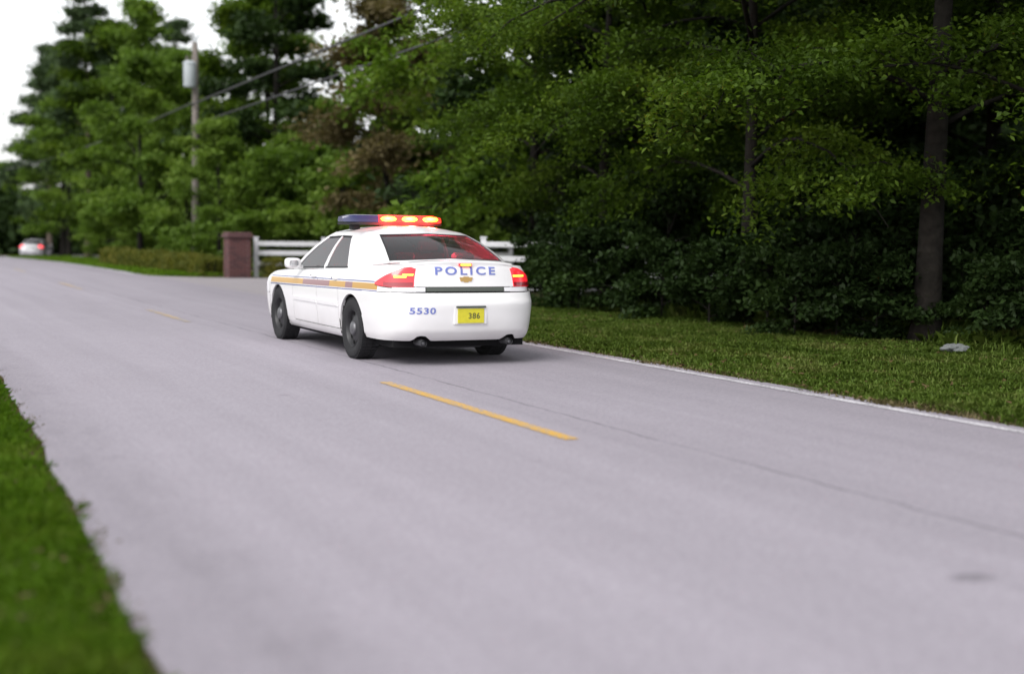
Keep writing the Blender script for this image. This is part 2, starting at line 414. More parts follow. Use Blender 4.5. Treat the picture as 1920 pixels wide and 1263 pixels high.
class Barrel:
    Y_RS, Y_FS = -0.45, 3.22
    def __init__(b, hw, yr, yf, nr=4.2, nf=3.2, bowr=.05, bowf=.16):
        b.hw = smooth_fn(*zip(*hw), .03) if False else smooth_fn([p[0] for p in hw], [p[1] for p in hw], .025)
        b.yr = smooth_fn([p[0] for p in yr], [p[1] for p in yr], .018)
        b.yf = smooth_fn([p[0] for p in yf], [p[1] for p in yf], .03)
        b.tr = super_table(nr, .92, .70); b.tf = super_table(nf, .92, .62); b.bowr = bowr; b.bowf = bowf
    ztop = staticmethod(smooth_fn([-1.2, -.9, -.45, 0, .5, 2.0, 2.4, 3.2, 3.6, 3.9], [1.05, 1.055, 1.045, 1.015, .98, .92, .915, .875, .80, .74], .25))
    def yguess(b, s):
        a = np.abs(s)
        return np.where(a < 1, -1.08 + .63 * np.clip(a, 0, 1), np.where(a < 2, b.Y_RS + (a - 1) * (b.Y_FS - b.Y_RS), b.Y_FS + (a - 2) * .6))
    def raw(b, s, z):
        s = np.asarray(s, float); z = np.asarray(z, float); a = np.abs(s)
        zt = b.ztop(b.yguess(s))
        ze = np.where(z <= .72, z, .72 + (z - .72) / (zt - .72) * .30)
        hw, yr, yf = b.hw(ze), b.yr(ze), b.yf(ze)
        Xr, Yr = b.tr(np.clip(a, 0, 1)); Xf, Yf = b.tf(np.clip(3 - a, 0, 1))
        x = np.where(a < 1, hw * Xr, np.where(a <= 2, hw, hw * Xf))
        y = np.where(a < 1, b.Y_RS - (b.Y_RS - yr) * Yr + b.bowr * Xr**2 * Yr,
            np.where(a <= 2, b.Y_RS + (a - 1) * (b.Y_FS - b.Y_RS), b.Y_FS + (yf - b.Y_FS) * Yf - b.bowf * Xf**2 * Yf))
        # gentle narrowing of the plan towards both ends
        tap = 1 - .030 * np.clip((1.0 - y) / 2.0, 0, 1) ** 2 - .035 * np.clip((y - 1.6) / 2.0, 0, 1) ** 2
        return np.stack([np.where(s < 0, -x, x) * tap, y, z], -1)
    def pt(b, s, z, off=0.0):
        p = b.raw(s, z)
        if np.any(np.asarray(off) != 0):
            p = p + b.nrm(s, z) * np.asarray(off)[..., None] if hasattr(off, 'shape') else p + b.nrm(s, z) * off
        return p
    def nrm(b, s, z):
        e = 4e-3
        sg = np.where(np.asarray(s) < 0, -1.0, 1.0)
        du = b.raw(s + e, z) - b.raw(s - e, z); dv = b.raw(s, z + e) - b.raw(s, z - e)
        n = np.cross(du, dv); n /= np.maximum(np.linalg.norm(n, axis=-1, keepdims=True), 1e-9)
        return n
    def s_of_y(b, y): return 1 + (y - b.Y_RS) / (b.Y_FS - b.Y_RS)

ARCHES = ((0.0, .34, .376), (2.81, .34, .370))

def patch(fn, s, lo, hi, nz, off=0.0, rim=.012, arches=(), flip=False):
    """panel over the surface fn(s, z, off); returns verts, faces with a rim folded inwards"""
    s = np.asarray(s, float); t = np.linspace(0, 1, nz)
    lo = np.broadcast_to(lo(s) if callable(lo) else lo, s.shape); hi = np.broadcast_to(hi(s) if callable(hi) else hi, s.shape)
    Z = lo[:, None] + (hi - lo)[:, None] * t[None]; S = np.broadcast_to(s[:, None], Z.shape)
    P = fn(S, Z, off); Q = fn(S, Z, off - rim)
    nn = P.shape[0] * P.shape[1]; P = P.reshape(-1, 3).copy(); Q = Q.reshape(-1, 3).copy()
    faces = []
    for i in range(len(s) - 1):
        for j in range(nz - 1):
            a = i * nz + j; f = (a, a + nz, a + nz + 1, a + 1)
            faces.append(f[::-1] if flip else f)
    for (yc, zc, r) in arches:
        keep = []
        for f in faces:
            c = P[list(f)].mean(0)
            if math.hypot(c[1] - yc, c[2] - zc) > r: keep.append(f)
        faces = keep
        cnt = {}
        for f in faces:
            for k in range(4):
                e = (f[k], f[(k+1) % 4]); key = (min(e), max(e)); cnt[key] = cnt.get(key, 0) + 1
        bv = {v for e, n in cnt.items() if n == 1 for v in e}
        for v in bv:
            d = math.hypot(P[v][1] - yc, P[v][2] - zc)
            if d < r + .035 and d > .05:
                for A in (P, Q):
                    A[v][1] = yc + (P[v][1] - yc) * r / d if A is P else A[v][1]
                    A[v][2] = zc + (P[v][2] - zc) * r / d if A is P else A[v][2]
                Q[v] = P[v] + np.array([-.035 * np.sign(P[v][0]), 0, 0])
    cnt = {}
    for f in faces:
        for k in range(4):
            e = (f[k], f[(k+1) % 4]); key = (min(e), max(e)); cnt.setdefault(key, []).append(e)
    V = list(map(tuple, P)); idx = {}
    for key, es in cnt.items():
        if len(es) == 1:
            a, b = es[0]
            for q in (a, b):
                if q not in idx: idx[q] = len(V); V.append(tuple(Q[q]))
            faces.append((b, a, idx[a], idx[b]))
    used = sorted({i for f in faces for i in f}); rem = {u: i for i, u in enumerate(used)}
    return [V[u] for u in used], [tuple(rem[i] for i in f) for f in faces]

def fix_normals(o):
    import bmesh
    bm = bmesh.new(); bm.from_mesh(o.data); bmesh.ops.recalc_face_normals(bm, faces=bm.faces); bm.to_mesh(o.data); bm.free()
    return o

def sharp(o, deg=38):
    try: o.data.set_sharp_from_angle(angle=R_(deg))
    except Exception: pass
    return o

def text_mesh(txt, size, bold=.0, space=1.0):
    cu = bpy.data.curves.new('txt', 'FONT'); cu.body = txt; cu.size = size; cu.align_x = 'CENTER'; cu.align_y = 'CENTER'
    cu.offset = bold; cu.space_character = space; cu.resolution_u = 4
    o = bpy.data.objects.new('txt', cu); C.objects.link(o)
    dg = bpy.context.evaluated_depsgraph_get(); me = bpy.data.meshes.new_from_object(o.evaluated_get(dg))
    bpy.data.objects.remove(o); bpy.data.curves.remove(cu)
    import bmesh
    bm = bmesh.new(); bm.from_mesh(me)
    for q in np.linspace(-.5, .5, 13) * size:
        bmesh.ops.bisect_plane(bm, geom=bm.verts[:] + bm.edges[:] + bm.faces[:], plane_co=(0, q, 0), plane_no=(0, 1, 0))
    bm.to_mesh(me); bm.free()
    V = np.array([v.co[:] for v in me.vertices]); Fs = [tuple(p.vertices) for p in me.polygons]
    bpy.data.meshes.remove(me)
    return V, Fs

def mat_glass(name, tint, refl=1.0):
    mt, nt, N, L, b = mat_new(name)
    N.remove(b)
    tr = N.new('ShaderNodeBsdfTransparent'); tr.inputs[0].default_value = (*tint, 1)
    gl = N.new('ShaderNodeBsdfGlossy'); gl.inputs['Roughness'].default_value = 0.03; gl.inputs[0].default_value = (1, 1, 1, 1)
    fr = N.new('ShaderNodeFresnel'); fr.inputs[0].default_value = 1.52
    mx = N.new('ShaderNodeMixShader'); L.new(fr.outputs[0], mx.inputs[0]); L.new(tr.outputs[0], mx.inputs[1]); L.new(gl.outputs[0], mx.inputs[2])
    # diffuse film added to the glass so lamp light shows on it
    df = N.new('ShaderNodeBsdfDiffuse'); df.inputs[0].default_value = (.5, .5, .52, 1)
    m2 = N.new('ShaderNodeMixShader'); m2.inputs[0].default_value = 0.035
    L.new(mx.outputs[0], m2.inputs[1]); L.new(df.outputs[0], m2.inputs[2]); L.new(m2.outputs[0], N['Material Output'].inputs['Surface'])
    return mt

M['white_paint'] = mat_plain('white_paint', (0.80, 0.79, 0.80), 0.30, spec=0.5, coat=0.6)
M['silver_paint'] = mat_plain('silver_paint', (0.50, 0.50, 0.52), 0.32, metal=0.35, coat=0.5)
M['black_trim'] = mat_plain('black_trim', (0.018, 0.018, 0.020), 0.6)
M['under'] = mat_plain('underbody', (0.012, 0.012, 0.013), 0.9, spec=0.1)
M['interior'] = mat_plain('interior', (0.10, 0.09, 0.095), 0.85)
M['glass'] = mat_glass('tinted_glass', (0.13, 0.125, 0.14))
M['tyre'] = mat_plain('tyre', (0.022, 0.022, 0.024), 0.85, spec=0.3, noise=.2, nscale=60)
M['steel'] = mat_plain('steel_wheel', (0.035, 0.035, 0.038), 0.5, metal=0.3)
M['hub'] = mat_plain('hub_cap', (0.16, 0.16, 0.17), 0.45, metal=0.7)
M['tail_red'] = mat_plain('tail_red', (0.45, 0.012, 0.02), 0.15, coat=0.8, emit=(1.0, 0.025, 0.04), estr=0.48)
M['reflector'] = mat_plain('red_reflector', (0.30, 0.008, 0.02), 0.12, coat=1.0)
M['tail_dim'] = mat_plain('tail_red_far', (0.5, 0.02, 0.03), 0.2, emit=(1.0, 0.05, 0.06), estr=1.5)
M['bulb'] = mat_plain('brake_bulb', (0.9, 0.5, 0.1), 0.3, emit=(1.0, 0.30, 0.015), estr=5.0)
M['reverse'] = mat_plain('reverse_lens', (0.75, 0.75, 0.78), 0.12, coat=0.8)
M['gold'] = mat_plain('gold_stripe', (0.50, 0.28, 0.055), 0.4, coat=0.4)
M['purple'] = mat_plain('purple_lettering_band', (0.26, 0.13, 0.14), 0.35, coat=0.4)
M['blue'] = mat_plain('blue_stripe', (0.055, 0.07, 0.24), 0.35, coat=0.4)
M['blue_pale'] = mat_plain('blue_lettering', (0.16, 0.20, 0.52), 0.4)
M['plate'] = mat_plain('plate_yellow', (0.60, 0.54, 0.03), 0.5, noise=.08, nscale=30)
M['plate_ink'] = mat_plain('plate_ink', (0.10, 0.10, 0.03), 0.6)
M['chrome'] = mat_plain('chrome', (0.7, 0.7, 0.72), 0.15, metal=1.0)
M['badge'] = mat_plain('gold_badge', (0.65, 0.42, 0.16), 0.35, metal=0.5)
M['lens_blue'] = mat_plain('lens_blue', (0.014, 0.018, 0.095), 0.15, coat=0.8)
M['lens_red'] = mat_plain('lens_red', (0.55, 0.015, 0.012), 0.15, coat=0.6, emit=(1.0, 0.035, 0.02), estr=1.3)
M['lamp_lit'] = mat_plain('lamp_lit', (1, .6, .1), 0.3, emit=(1.0, 0.42, 0.012), estr=6.5)
M['grey_trim'] = mat_plain('grey_trim', (0.075, 0.085, 0.075), 0.35)

def add_grime(mt, col):
    N, L = mt.node_tree.nodes, mt.node_tree.links; b = N['Principled BSDF']
    tc = N.new('ShaderNodeTexCoord'); sp = N.new('ShaderNodeSeparateXYZ'); L.new(tc.outputs['Object'], sp.inputs[0])
    nz = N.new('ShaderNodeTexNoise'); nz.inputs['Scale'].default_value = 2.5; nz.inputs['Detail'].default_value = 3; L.new(tc.outputs['Object'], nz.inputs['Vector'])
    a = N.new('ShaderNodeMath'); a.operation = 'MULTIPLY_ADD'; a.inputs[1].default_value = -.35; L.new(nz.outputs['Fac'], a.inputs[0]); L.new(sp.outputs[2], a.inputs[2])
    mr = N.new('ShaderNodeMapRange'); mr.inputs['From Min'].default_value = .0; mr.inputs['From Max'].default_value = .36; mr.inputs['To Min'].default_value = .38; mr.inputs['To Max'].default_value = .0
    L.new(a.outputs[0], mr.inputs['Value'])
    mx = N.new('ShaderNodeMix'); mx.data_type = 'RGBA'; mx.inputs['A'].default_value = (*col, 1); mx.inputs['B'].default_value = (.34, .31, .29, 1)
    L.new(mr.outputs[0], mx.inputs['Factor']); L.new(mx.outputs['Result'], b.inputs['Base Color'])
add_grime(M['white_paint'], (0.80, 0.79, 0.80))
BODY_HW = [(.18, .80), (.24, .86), (.32, .892), (.45, .908), (.60, .920), (.74, .922), (.84, .912), (.92, .895), (.98, .868), (1.02, .835)]
BODY_YR = [(.18, -.95), (.30, -1.02), (.60, -1.075), (.74, -1.075), (.80, -1.07), (.92, -1.05), (1.0, -1.035), (1.02, -1.01)]
BODY_YF = [(.18, 3.70), (.30, 3.80), (.50, 3.86), (.70, 3.84), (.80, 3.82), (.92, 3.76), (1.02, 3.66)]
BUMP_HW = [(z, w + .006) for z, w in BODY_HW]
BUMP_YR = [(.18, -.98), (.24, -1.055), (.29, -1.115), (.345, -1.155), (.37, -1.172), (.47, -1.188), (.62, -1.205), (.675, -1.205), (.695, -1.19), (.712, -1.168), (.74, -1.160), (.76, -1.14)]
BA = Barrel(BODY_HW, BODY_YR, BODY_YF)
BB = Barrel(BUMP_HW, BUMP_YR, BODY_YF)

class Green:
    """greenhouse: s as in Barrel, u from belt to roof rail"""
    tr = staticmethod(super_table(4.6, .74, .45)); tf = staticmethod(super_table(3.6, .74, .50))
    hw = staticmethod(smooth_fn([0, .3, .6, .85, .95, 1.0], [.812, .765, .708, .648, .612, .575], .06))
    def raw(g, s, u):
        s = np.asarray(s, float); u = np.asarray(u, float); a = np.abs(s)
        hw = g.hw(u)
        yr = -.68 + .82 * u - .05 * np.sin(math.pi * u); yf = 2.74 - 0.98 * u + .05 * np.sin(math.pi * u)
        yrs = yr + .45 ; yfs = yf - .36
        Xr, Yr = g.tr(np.clip(a, 0, 1)); Xf, Yf = g.tf(np.clip(3 - a, 0, 1))
        x = np.where(a < 1, hw * Xr, np.where(a <= 2, hw, hw * Xf))
        y = np.where(a < 1, yrs - (yrs - yr) * Yr + .09 * Xr**2 * Yr, np.where(a <= 2, yrs + (a - 1) * (yfs - yrs), yfs + (yf - yfs) * Yf - .15 * Xf**2 * Yf))
        zb = np.interp(a, [0, .55, 1.0, 1.25, 2.0, 2.5, 3.0], [1.112, 1.085, 1.02, .98, .92, .925, .955])
        ze = np.interp(a, [0, .7, 1, 1.5, 2, 2.3, 3], [1.424, 1.405, 1.385, 1.400, 1.385, 1.395, 1.412])
        z = zb + (ze - zb) * (u + .025 * np.sin(math.pi * u))
        return np.stack([np.where(s < 0, -x, x), y, z], -1)
    def pt(g, s, u, off=0.0):
        p = g.raw(s, u)
        if off != 0:
            e = 4e-3
            n = np.cross(g.raw(s + e, u) - g.raw(s - e, u), g.raw(s, np.clip(u + e, 0, 1.0)) - g.raw(s, np.clip(u - e, 0, 1)))
            n /= np.maximum(np.linalg.norm(n, axis=-1, keepdims=True), 1e-9); p = p + n * off
        return p
GR = Green()

def front_fn(b):   # parameter w: 0 at the nose centre, grows backwards along either side
    return lambda w, z, off=0.0: b.pt(np.where(w < 0, -(3 - np.abs(w)), 3 - np.abs(w)) * 1.0, z, off)

def rear_y(x, z, b=None):
    b = b or BA
    ss = np.linspace(0, .95, 200); out = np.zeros(len(x))
    for i, (xx, zz) in enumerate(zip(x, z)):
        p = b.raw(ss, np.full(200, zz)); out[i] = np.interp(abs(xx), p[:, 0], p[:, 1])
    return out

def panel(name, mat, parent, pieces, ang=38):
    mb = MB()
    for V, Fc in pieces: mb.add(V, Fc)
    o = mb.build(name, mat, parent, True); fix_normals(o); sharp(o, ang)
    return o

def make_wheel(parent, x, y, side, detail=True):
    w = empty('wheel', (x, y, .336)); w.parent = parent
    n = 40
    mb = MB(); hwid = .112
    prof = [(.205, -hwid*.80), (.25, -hwid*.98), (.30, -hwid), (.322, -hwid*.90), (.334, -hwid*.62), (.336, 0), (.334, hwid*.62), (.322, hwid*.90), (.30, hwid), (.25, hwid*.98), (.205, hwid*.80), (.205, -hwid*.80)]
    mb.lathe(prof, n, 'x'); sharp(fix_normals(mb.build('tyre', M['tyre'], w, True)), 50)
    if detail:
        tb = MB()
        for k in range(48):          # tread blocks
            a = 2*math.pi*k/48
            for xx in (-.07, 0, .07):
                c = Vector((xx, math.cos(a)*.336, math.sin(a)*.336)); t = Vector((0, -math.sin(a), math.cos(a))); r = Vector((0, math.cos(a), math.sin(a)))
                ex = Vector((.028, 0, 0)); q = [c+ex*i+t*.016*j+r*k2 for k2 in (-.006, .005) for i, j in ((-1,-1),(1,-1),(1,1),(-1,1))]
                tb.add(q, [(0,1,2,3),(4,7,6,5),(0,4,5,1),(1,5,6,2),(2,6,7,3),(3,7,4,0)])
        tb.build('tread', M['tyre'], w)
    mb = MB(); s = side
    mb.lathe([(.212, s*.085), (.205, s*.095), (.190, s*.070), (.185, s*.045), (.150, s*.050), (.105, s*.072), (.075, s*.080), (.07, s*.06), (.0, s*.06)], n, 'x')
    sharp(fix_normals(mb.build('rim', M['steel'], w, True)), 40)
    mb = MB()
    mb.lathe([(.078, s*.070), (.078, s*.092), (.060, s*.104), (.0, s*.108)], 24, 'x')
    mb.build('hub_cap', M['hub'], w, True)
    if detail:
        vh = mesh_py('vent_hole', *(lambda b: (b.v, b.f))(MB().lathe([(.020, s*.058), (.0, s*.059)], 10, 'x')), M['under'])
        for k in range(10):
            a = 2*math.pi*k/10; link('vent_hole', vh, w, (0, math.cos(a)*.163, math.sin(a)*.163))
    return w

def build_sedan(name, paint, police, loc, rz=0.0):
    car = empty(name, loc, rz)
    P_ = M[paint]
    sy = BA.s_of_y
    zt = lambda s: BA.ztop(BA.yguess(s))
    ssub = lambda a, b, n: np.linspace(a, b, n)
    sgns = (-1, 1)
    # dark inner shell, white top cap, floor pan
    ins = [patch(BA.pt, ssub(-1.001, 1.001, 50), .30, lambda s: zt(s) - .02, 8, -.03, .005)]
    for sg in sgns: ins.append(patch(BA.pt, sg*ssub(1.0, 2.0, 60), .22, lambda s: zt(s) - .02, 14, -.022, .005, ARCHES))
    ins.append(patch(front_fn(BA), ssub(-1.001, 1.001, 40), .30, lambda w: BA.ztop(3.6) - .05 + 0*w, 6, -.03, .005))
    panel('inner_shell', M['under'], car, ins)
    mb = MB(); mb.box((-.76, -.92, .19), (.76, -.36, .33)); mb.box((-.76, .36, .17), (.76, 2.43, .32)); mb.box((-.66, -.36, .24), (.66, .36, .40)); mb.box((-.66, 2.43, .22), (.66, 3.2, .40)); mb.box((-.70, 3.2, .19), (.70, 3.62, .33))
    mb.build('floor_pan', M['under'], car)
    def cap(y0, y1, n, dz, crown, inset, name_, m_):
        ys = np.linspace(y0, y1, n); V = []; Fc = []; nx = 17
        for y in ys:
            s = sy(y) if BA.Y_RS <= y <= BA.Y_FS else None
            if s is None:
                ss = np.linspace(0.02, 1, 120) if y < 0 else np.linspace(2, 2.98, 120)
                pp = BA.raw(ss, BA.ztop(BA.yguess(ss)))
                xx, yy = pp[:, 0], pp[:, 1]
                if y < 0: w = np.interp(y, yy, xx)
                else: w = np.interp(-y, -yy, xx)
            else: w = BA.raw(np.array([s]), np.array([BA.ztop(y)]))[0, 0]
            w -= inset
            for k in range(nx):
                t = -1 + 2*k/(nx-1); x = w*t
                V.append((x, y, float(BA.ztop(y)) + dz + crown * (1 - abs(t)**2.2)))
        for j in range(n-1):
            for k in range(nx-1): Fc.append((j*nx+k, j*nx+k+1, (j+1)*nx+k+1, (j+1)*nx+k))
        return V, Fc
    panel('upper_body', P_, car, [cap(-1.0, 3.62, 60, -.002, .040, 0.0, '', None)])
    V, Fc = cap(2.20, 3.60, 24, .008, .052, .035, '', None)
    panel('hood', P_, car, [(V, Fc)])
    # trunk lid: top, lip and rear face in one pressing
    prof = [(-.62, 1.108), (-.72, 1.112), (-.85, 1.112), (-.95, 1.112), (-.995, 1.112), (-1.022, 1.107), (-1.035, 1.092), (-1.032, 1.072)]
    zs = list(np.linspace(1.045, .835, 9)); xw = .585; nx = 29
    V = []; Fc = []
    for k in range(nx):
        t = -1 + 2*k/(nx-1); x = xw * t
        fall = .030 * abs(t)**2.5
        yb = rear_y([x], [1.0])[0] - rear_y([0.0], [1.0])[0]
        col = [(x*(1 - .02*(i < 1)), y + yb*min(1, i/3), z - fall) for i, (y, z) in enumerate(prof)]
        for z in zs:
            zz = z - fall * (z - .835) / .21
            col.append((x, rear_y([x], [zz])[0] - .012, zz))
        col.append((x, rear_y([x], [.835])[0] + .03, .832))
        V += col
    m_ = len(prof) + len(zs) + 1
    for k in range(nx-1):
        for j in range(m_-1): Fc.append((k*m_+j, (k+1)*m_+j, (k+1)*m_+j+1, k*m_+j+1))
    # folded side edges
    for k, dx in ((0, .012), (nx-1, -.012)):
        b0 = len(V)
        for j in range(m_): p = V[k*m_+j]; V.append((p[0]+dx*0, p[1]+.02, p[2]-.02))
        for j in range(m_-1): Fc.append((k*m_+j, k*m_+j+1, b0+j+1, b0+j))
    trunk = panel('trunk_lid', P_, car, [(V, Fc)], 30)
    # dark finisher bar under the lid, with the panel below it
    panel('finisher_bar', M['grey_trim'], car, [patch(BA.pt, ssub(-.325, .325, 41), .785, .828, 3, .012, .03)], 60)
    # rear bumper
    sb = sy(-.365)
    def blo(s):
        x = BB.raw(s, np.full(np.shape(s), .25))[..., 0]; y = BB.raw(s, np.full(np.shape(s), .25))[..., 1]
        notch = sum(np.where(y < -.8, np.exp(-((x - c) / .075) ** 4), 0) for c in (-.50, .50))
        return .268 + .055 * notch + .0 * x
    sr = np.concatenate([-ssub(.86, sb, 26)[::-1], ssub(-.86, .86, 75)[1:-1], ssub(.86, sb, 26)])
    bump = panel('rear_bumper', P_, car, [patch(BB.pt, sr, blo, .772, 24, 0.0, .055, ARCHES[:1])], 40)
    # quarter panels
    for sg in sgns:
        pcs = [patch(BA.pt, sg*ssub(.400, sy(-.367), 46), .778, zt, 14, 0, .014, ()), patch(BA.pt, sg*ssub(sy(-.365), sy(.405), 34), .22, zt, 34, 0, .005, ARCHES[:1])]
        panel('quarter_panel', P_, car, pcs)
        for (y0, y1) in ((.416, 1.183), (1.195, 2.122)):
            d = panel('door', P_, car, [patch(BA.pt, sg*ssub(sy(y0), sy(y1), 22), .308, zt, 26, 0, .005, ARCHES[:1])])
            panel('side_moulding', P_, d, [patch(BA.pt, sg*ssub(sy(y0+.02), sy(y1-.02), 14), .555, .600, 4, .012, .014)], 60)
            # handle
            hb = MB(); xh = float(BA.raw(np.array([sy(y0+.12)]), np.array([.87]))[0, 0])
            pts = [(sg*(xh + dx), y0 + .05 + .17*t, .865 + .01*t) for t, dx in ((0, -.01), (.12, .022), (.5, .030), (.88, .022), (1, -.01))]
            hb.tube(pts, [.010, .012, .013, .012, .010], 8)
            hb.build('door_handle', P_, d, True)
        panel('rocker_panel', P_, car, [patch(BA.pt, sg*ssub(sy(.30), sy(2.52), 44), .215, .298, 6, .004, .02, ARCHES)])
        panel('fender', P_, car, [patch(BA.pt, sg*ssub(sy(2.134), sy(3.20), 46), .22, zt, 34, 0, .005, ARCHES[1:])])
        # wheel house liner
        for yc in (0.0, 2.81):
            mb = MB(); mb.lathe([(.01, sg*.60), (.395, sg*.60), (.395, sg*.885)], 28, 'x', (0, yc, .34))
            mb.f = [f for f in mb.f if min(mb.v[i][2] for i in f) > .18]
            mb.build('wheel_liner', M['under'], car, True)
        # tail lamp: wedge that wraps the corner
        def tlo(s): return np.interp(np.abs(s), [.40, .60, .70, .78], [.832, .828, .838, .852])
        def thi(s): return np.interp(np.abs(s), [.40, .46, .52, .64, .78], [1.012, 1.030, 1.020, .950, .866])
        lamp = panel('tail_lamp', M['tail_red'] if police else M['tail_dim'], car, [patch(BA.pt, sg*ssub(.420, .775, 26), tlo, thi, 12, .016, .022)], 40)
        panel('lamp_gasket', M['black_trim'], lamp, [patch(BA.pt, sg*ssub(.412, .786, 26), lambda s: tlo(s) - .008, lambda s: thi(s) + .008, 8, .006, .012)], 40)
        if police:
            panel('reflector', M['reflector'], lamp, [patch(BA.pt, sg*ssub(.425, .66, 20), lambda s: tlo(s) + .004, lambda s: tlo(s) + .048, 4, .0195, .006)], 40)
            for (a, b, z0, z1) in ((.48, .575, .925, .945), (.43, .51, .948, .963)) if sg < 0 else ((.43, .55, .935, .952),):
                panel('brake_bulb', M['bulb'], lamp, [patch(BA.pt, sg*ssub(a, b, 8), z0, z1, 3, .021, .006)], 60)
        panel('reverse_lamp', M['reverse'], car, [patch(BA.pt, sg*ssub(.332, .58, 16), .782, .826, 4, .012, .02)], 50)
        # headlamp, mirror
        FF = front_fn(BA)
        panel('headlamp', M['reverse'], car, [patch(FF, sg*ssub(.42, .90, 14), .60, .73, 6, .006, .012)], 50)
        mb = MB(); c = Vector((sg*.985, 1.93, 1.005))
        for k in range(7):
            pass
        ring = []
        prof_m = [(-.07, .55), (-.055, .9), (-.01, 1.0), (.04, .82), (.075, .45)]
        for (dy, sc_) in prof_m:
            for i in range(16):
                a = 2*math.pi*i/16; ca, sa = math.cos(a), math.sin(a)
                ring.append((c.x + .105*sc_*np.sign(ca)*abs(ca)**.6, c.y + dy, c.z + .068*sc_*np.sign(sa)*abs(sa)**.6))
        fcs = [(k*16+i, k*16+(i+1) % 16, (k+1)*16+(i+1) % 16, (k+1)*16+i) for k in range(4) for i in range(16)] + [tuple(range(64, 80))]
        mb.add(ring, fcs); mb.tube([(sg*.85, 1.95, .955), (sg*.93, 1.94, .975)], .022, 8)
        mir = mb.build('side_mirror', P_, car, True); fix_normals(mir); sharp(mir)
        mg = MB(); mg.add([(p[0], p[1]-.002, p[2]) for p in ring[:16]], [tuple(range(16))]); mg.build('mirror_glass', M['chrome'], mir)
        # wheels
        make_wheel(car, sg*.795, 0.0, sg, police); make_wheel(car, sg*.795, 2.81, sg, police)
    # front bumper and grille
    FF = front_fn(BA)
    panel('front_bumper', P_, car, [patch(FF, ssub(-.99, .99, 44), .22, .585, 12, .004, .03)])
    panel('nose_panel', P_, car, [patch(FF, ssub(-.99, .99, 44), .592, lambda w: BA.ztop(BA.yguess(3-np.abs(w))), 10, 0, .02)])
    panel('grille', M['black_trim'], car, [patch(FF, ssub(-.36, .36, 14), .61, .72, 4, .006, .012)], 60)
    # greenhouse shell with window openings
    se = [0, .575, 1.24, 1.535, 1.575, 1.985, 2.30, 3.0]
    sgrid = np.concatenate([np.linspace(a, b, n, endpoint=False) for (a, b), n in zip(zip(se[:-1], se[1:]), (16, 12, 10, 2, 10, 10, 16))] + [[3.0]])
    ue = [0, .055, .865, 1.0]
    ugrid = np.concatenate([np.linspace(0, .055, 2, endpoint=False), np.linspace(.055, .865, 10, endpoint=False), np.linspace(.865, 1, 7)])
    wins = [(0, .575), (1.24, 1.535), (1.575, 1.985), (2.30, 3.0)]
    pcs = []
    for sg in sgns:
        S, U = np.meshgrid(sgrid * sg + (1e-9 * sg), ugrid, indexing='ij'); P = GR.pt(S, U).reshape(-1, 3); nu = len(ugrid); Fc = []
        Q = GR.pt(S, U, -.016 * 1.0).reshape(-1, 3)
        for i in range(len(sgrid)-1):
            sm = (sgrid[i] + sgrid[i+1]) / 2
            for j in range(nu-1):
                um = (ugrid[j] + ugrid[j+1]) / 2
                if .055 < um < .865 and any(a < sm < b for a, b in wins): continue
                a = i*nu+j; f = (a, a+nu, a+nu+1, a+1); Fc.append(f if sg > 0 else f[::-1])
        cnt = {}
        for f in Fc:
            for k in range(4):
                e = (f[k], f[(k+1) % 4]); cnt.setdefault((min(e), max(e)), []).append(e)
        V = list(map(tuple, P)); off = len(V); V += list(map(tuple, Q))
        for key, es in cnt.items():
            if len(es) == 1: a, b = es[0]; Fc.append((b, a, off+a, off+b))
        pcs.append((V, Fc))
    panel('cabin_frame', P_, car, pcs, 45)
    # roof skin
    V = []; Fc = []; nx = 21; rows = []
    ss = np.concatenate([np.linspace(.03, 1, 16), np.linspace(1, 2, 16)[1:], np.linspace(2, 2.97, 16)[1:]])
    ring = GR.pt(ss, np.ones(len(ss)))
    for (w, y, z) in ring:
        for k in range(nx):
            t = -1 + 2*k/(nx-1)
            V.append((w*t, y, z - .001 + .075 * (w/.575)**2 * (1 - abs(t)**2.0) * min(1, .25 + 1.2*min((y-.10)/.5, (1.80-y)/.5, .7))))
    for j in range(len(ring)-1):
        for k in range(nx-1): Fc.append((j*nx+k, j*nx+k+1, (j+1)*nx+k+1, (j+1)*nx+k))
    panel('roof', P_, car, [(V, Fc)])
    # glass
    panel('rear_window', M['glass'], car, [patch(GR.pt, np.linspace(-.582, .582, 40), .045, .875, 12, -.008, .004)])
    panel('windshield', M['glass'], car, [patch(lambda w, z, off=0.0: GR.pt(np.where(w < 0, -(3-np.abs(w)), 3-np.abs(w)), z, off), np.linspace(-.705, .705, 40), .045, .875, 12, -.008, .004)])
    for sg in sgns:
        for (a, b) in ((1.232, 1.543), (1.567, 1.993)):
            panel('side_window', M['glass'], car, [patch(GR.pt, sg*np.linspace(a, b, 12), .045, .875, 10, -.008, .004)])
            panel('window_trim', M['black_trim'], car, [patch(GR.pt, sg*np.linspace(a, b, 12), .018, .058, 2, .004, .01), patch(GR.pt, sg*np.linspace(a, b, 12), .86, .89, 2, .003, .01)], 60)
    panel('window_seal', M['black_trim'], car, [patch(GR.pt, np.linspace(-.582, .582, 40), .030, .056, 2, .002, .008), patch(GR.pt, np.linspace(-.582, .582, 40), .855, .88, 2, .002, .008)]
          + [patch(GR.pt, sg*np.linspace(.565, .582, 3), .035, .875, 10, .002, .008) for sg in sgns], 60)
    # cabin
    mb = MB(); mb.box((-.74, -.45, .30), (.74, 2.2, .42)); mb.box((-.72, -.62, .98), (.72, -.22, 1.06), .03); mb.box((-.74, 1.75, .6), (.74, 2.25, .96), .05)
    mb.build('cabin_floor', M['interior'], car)
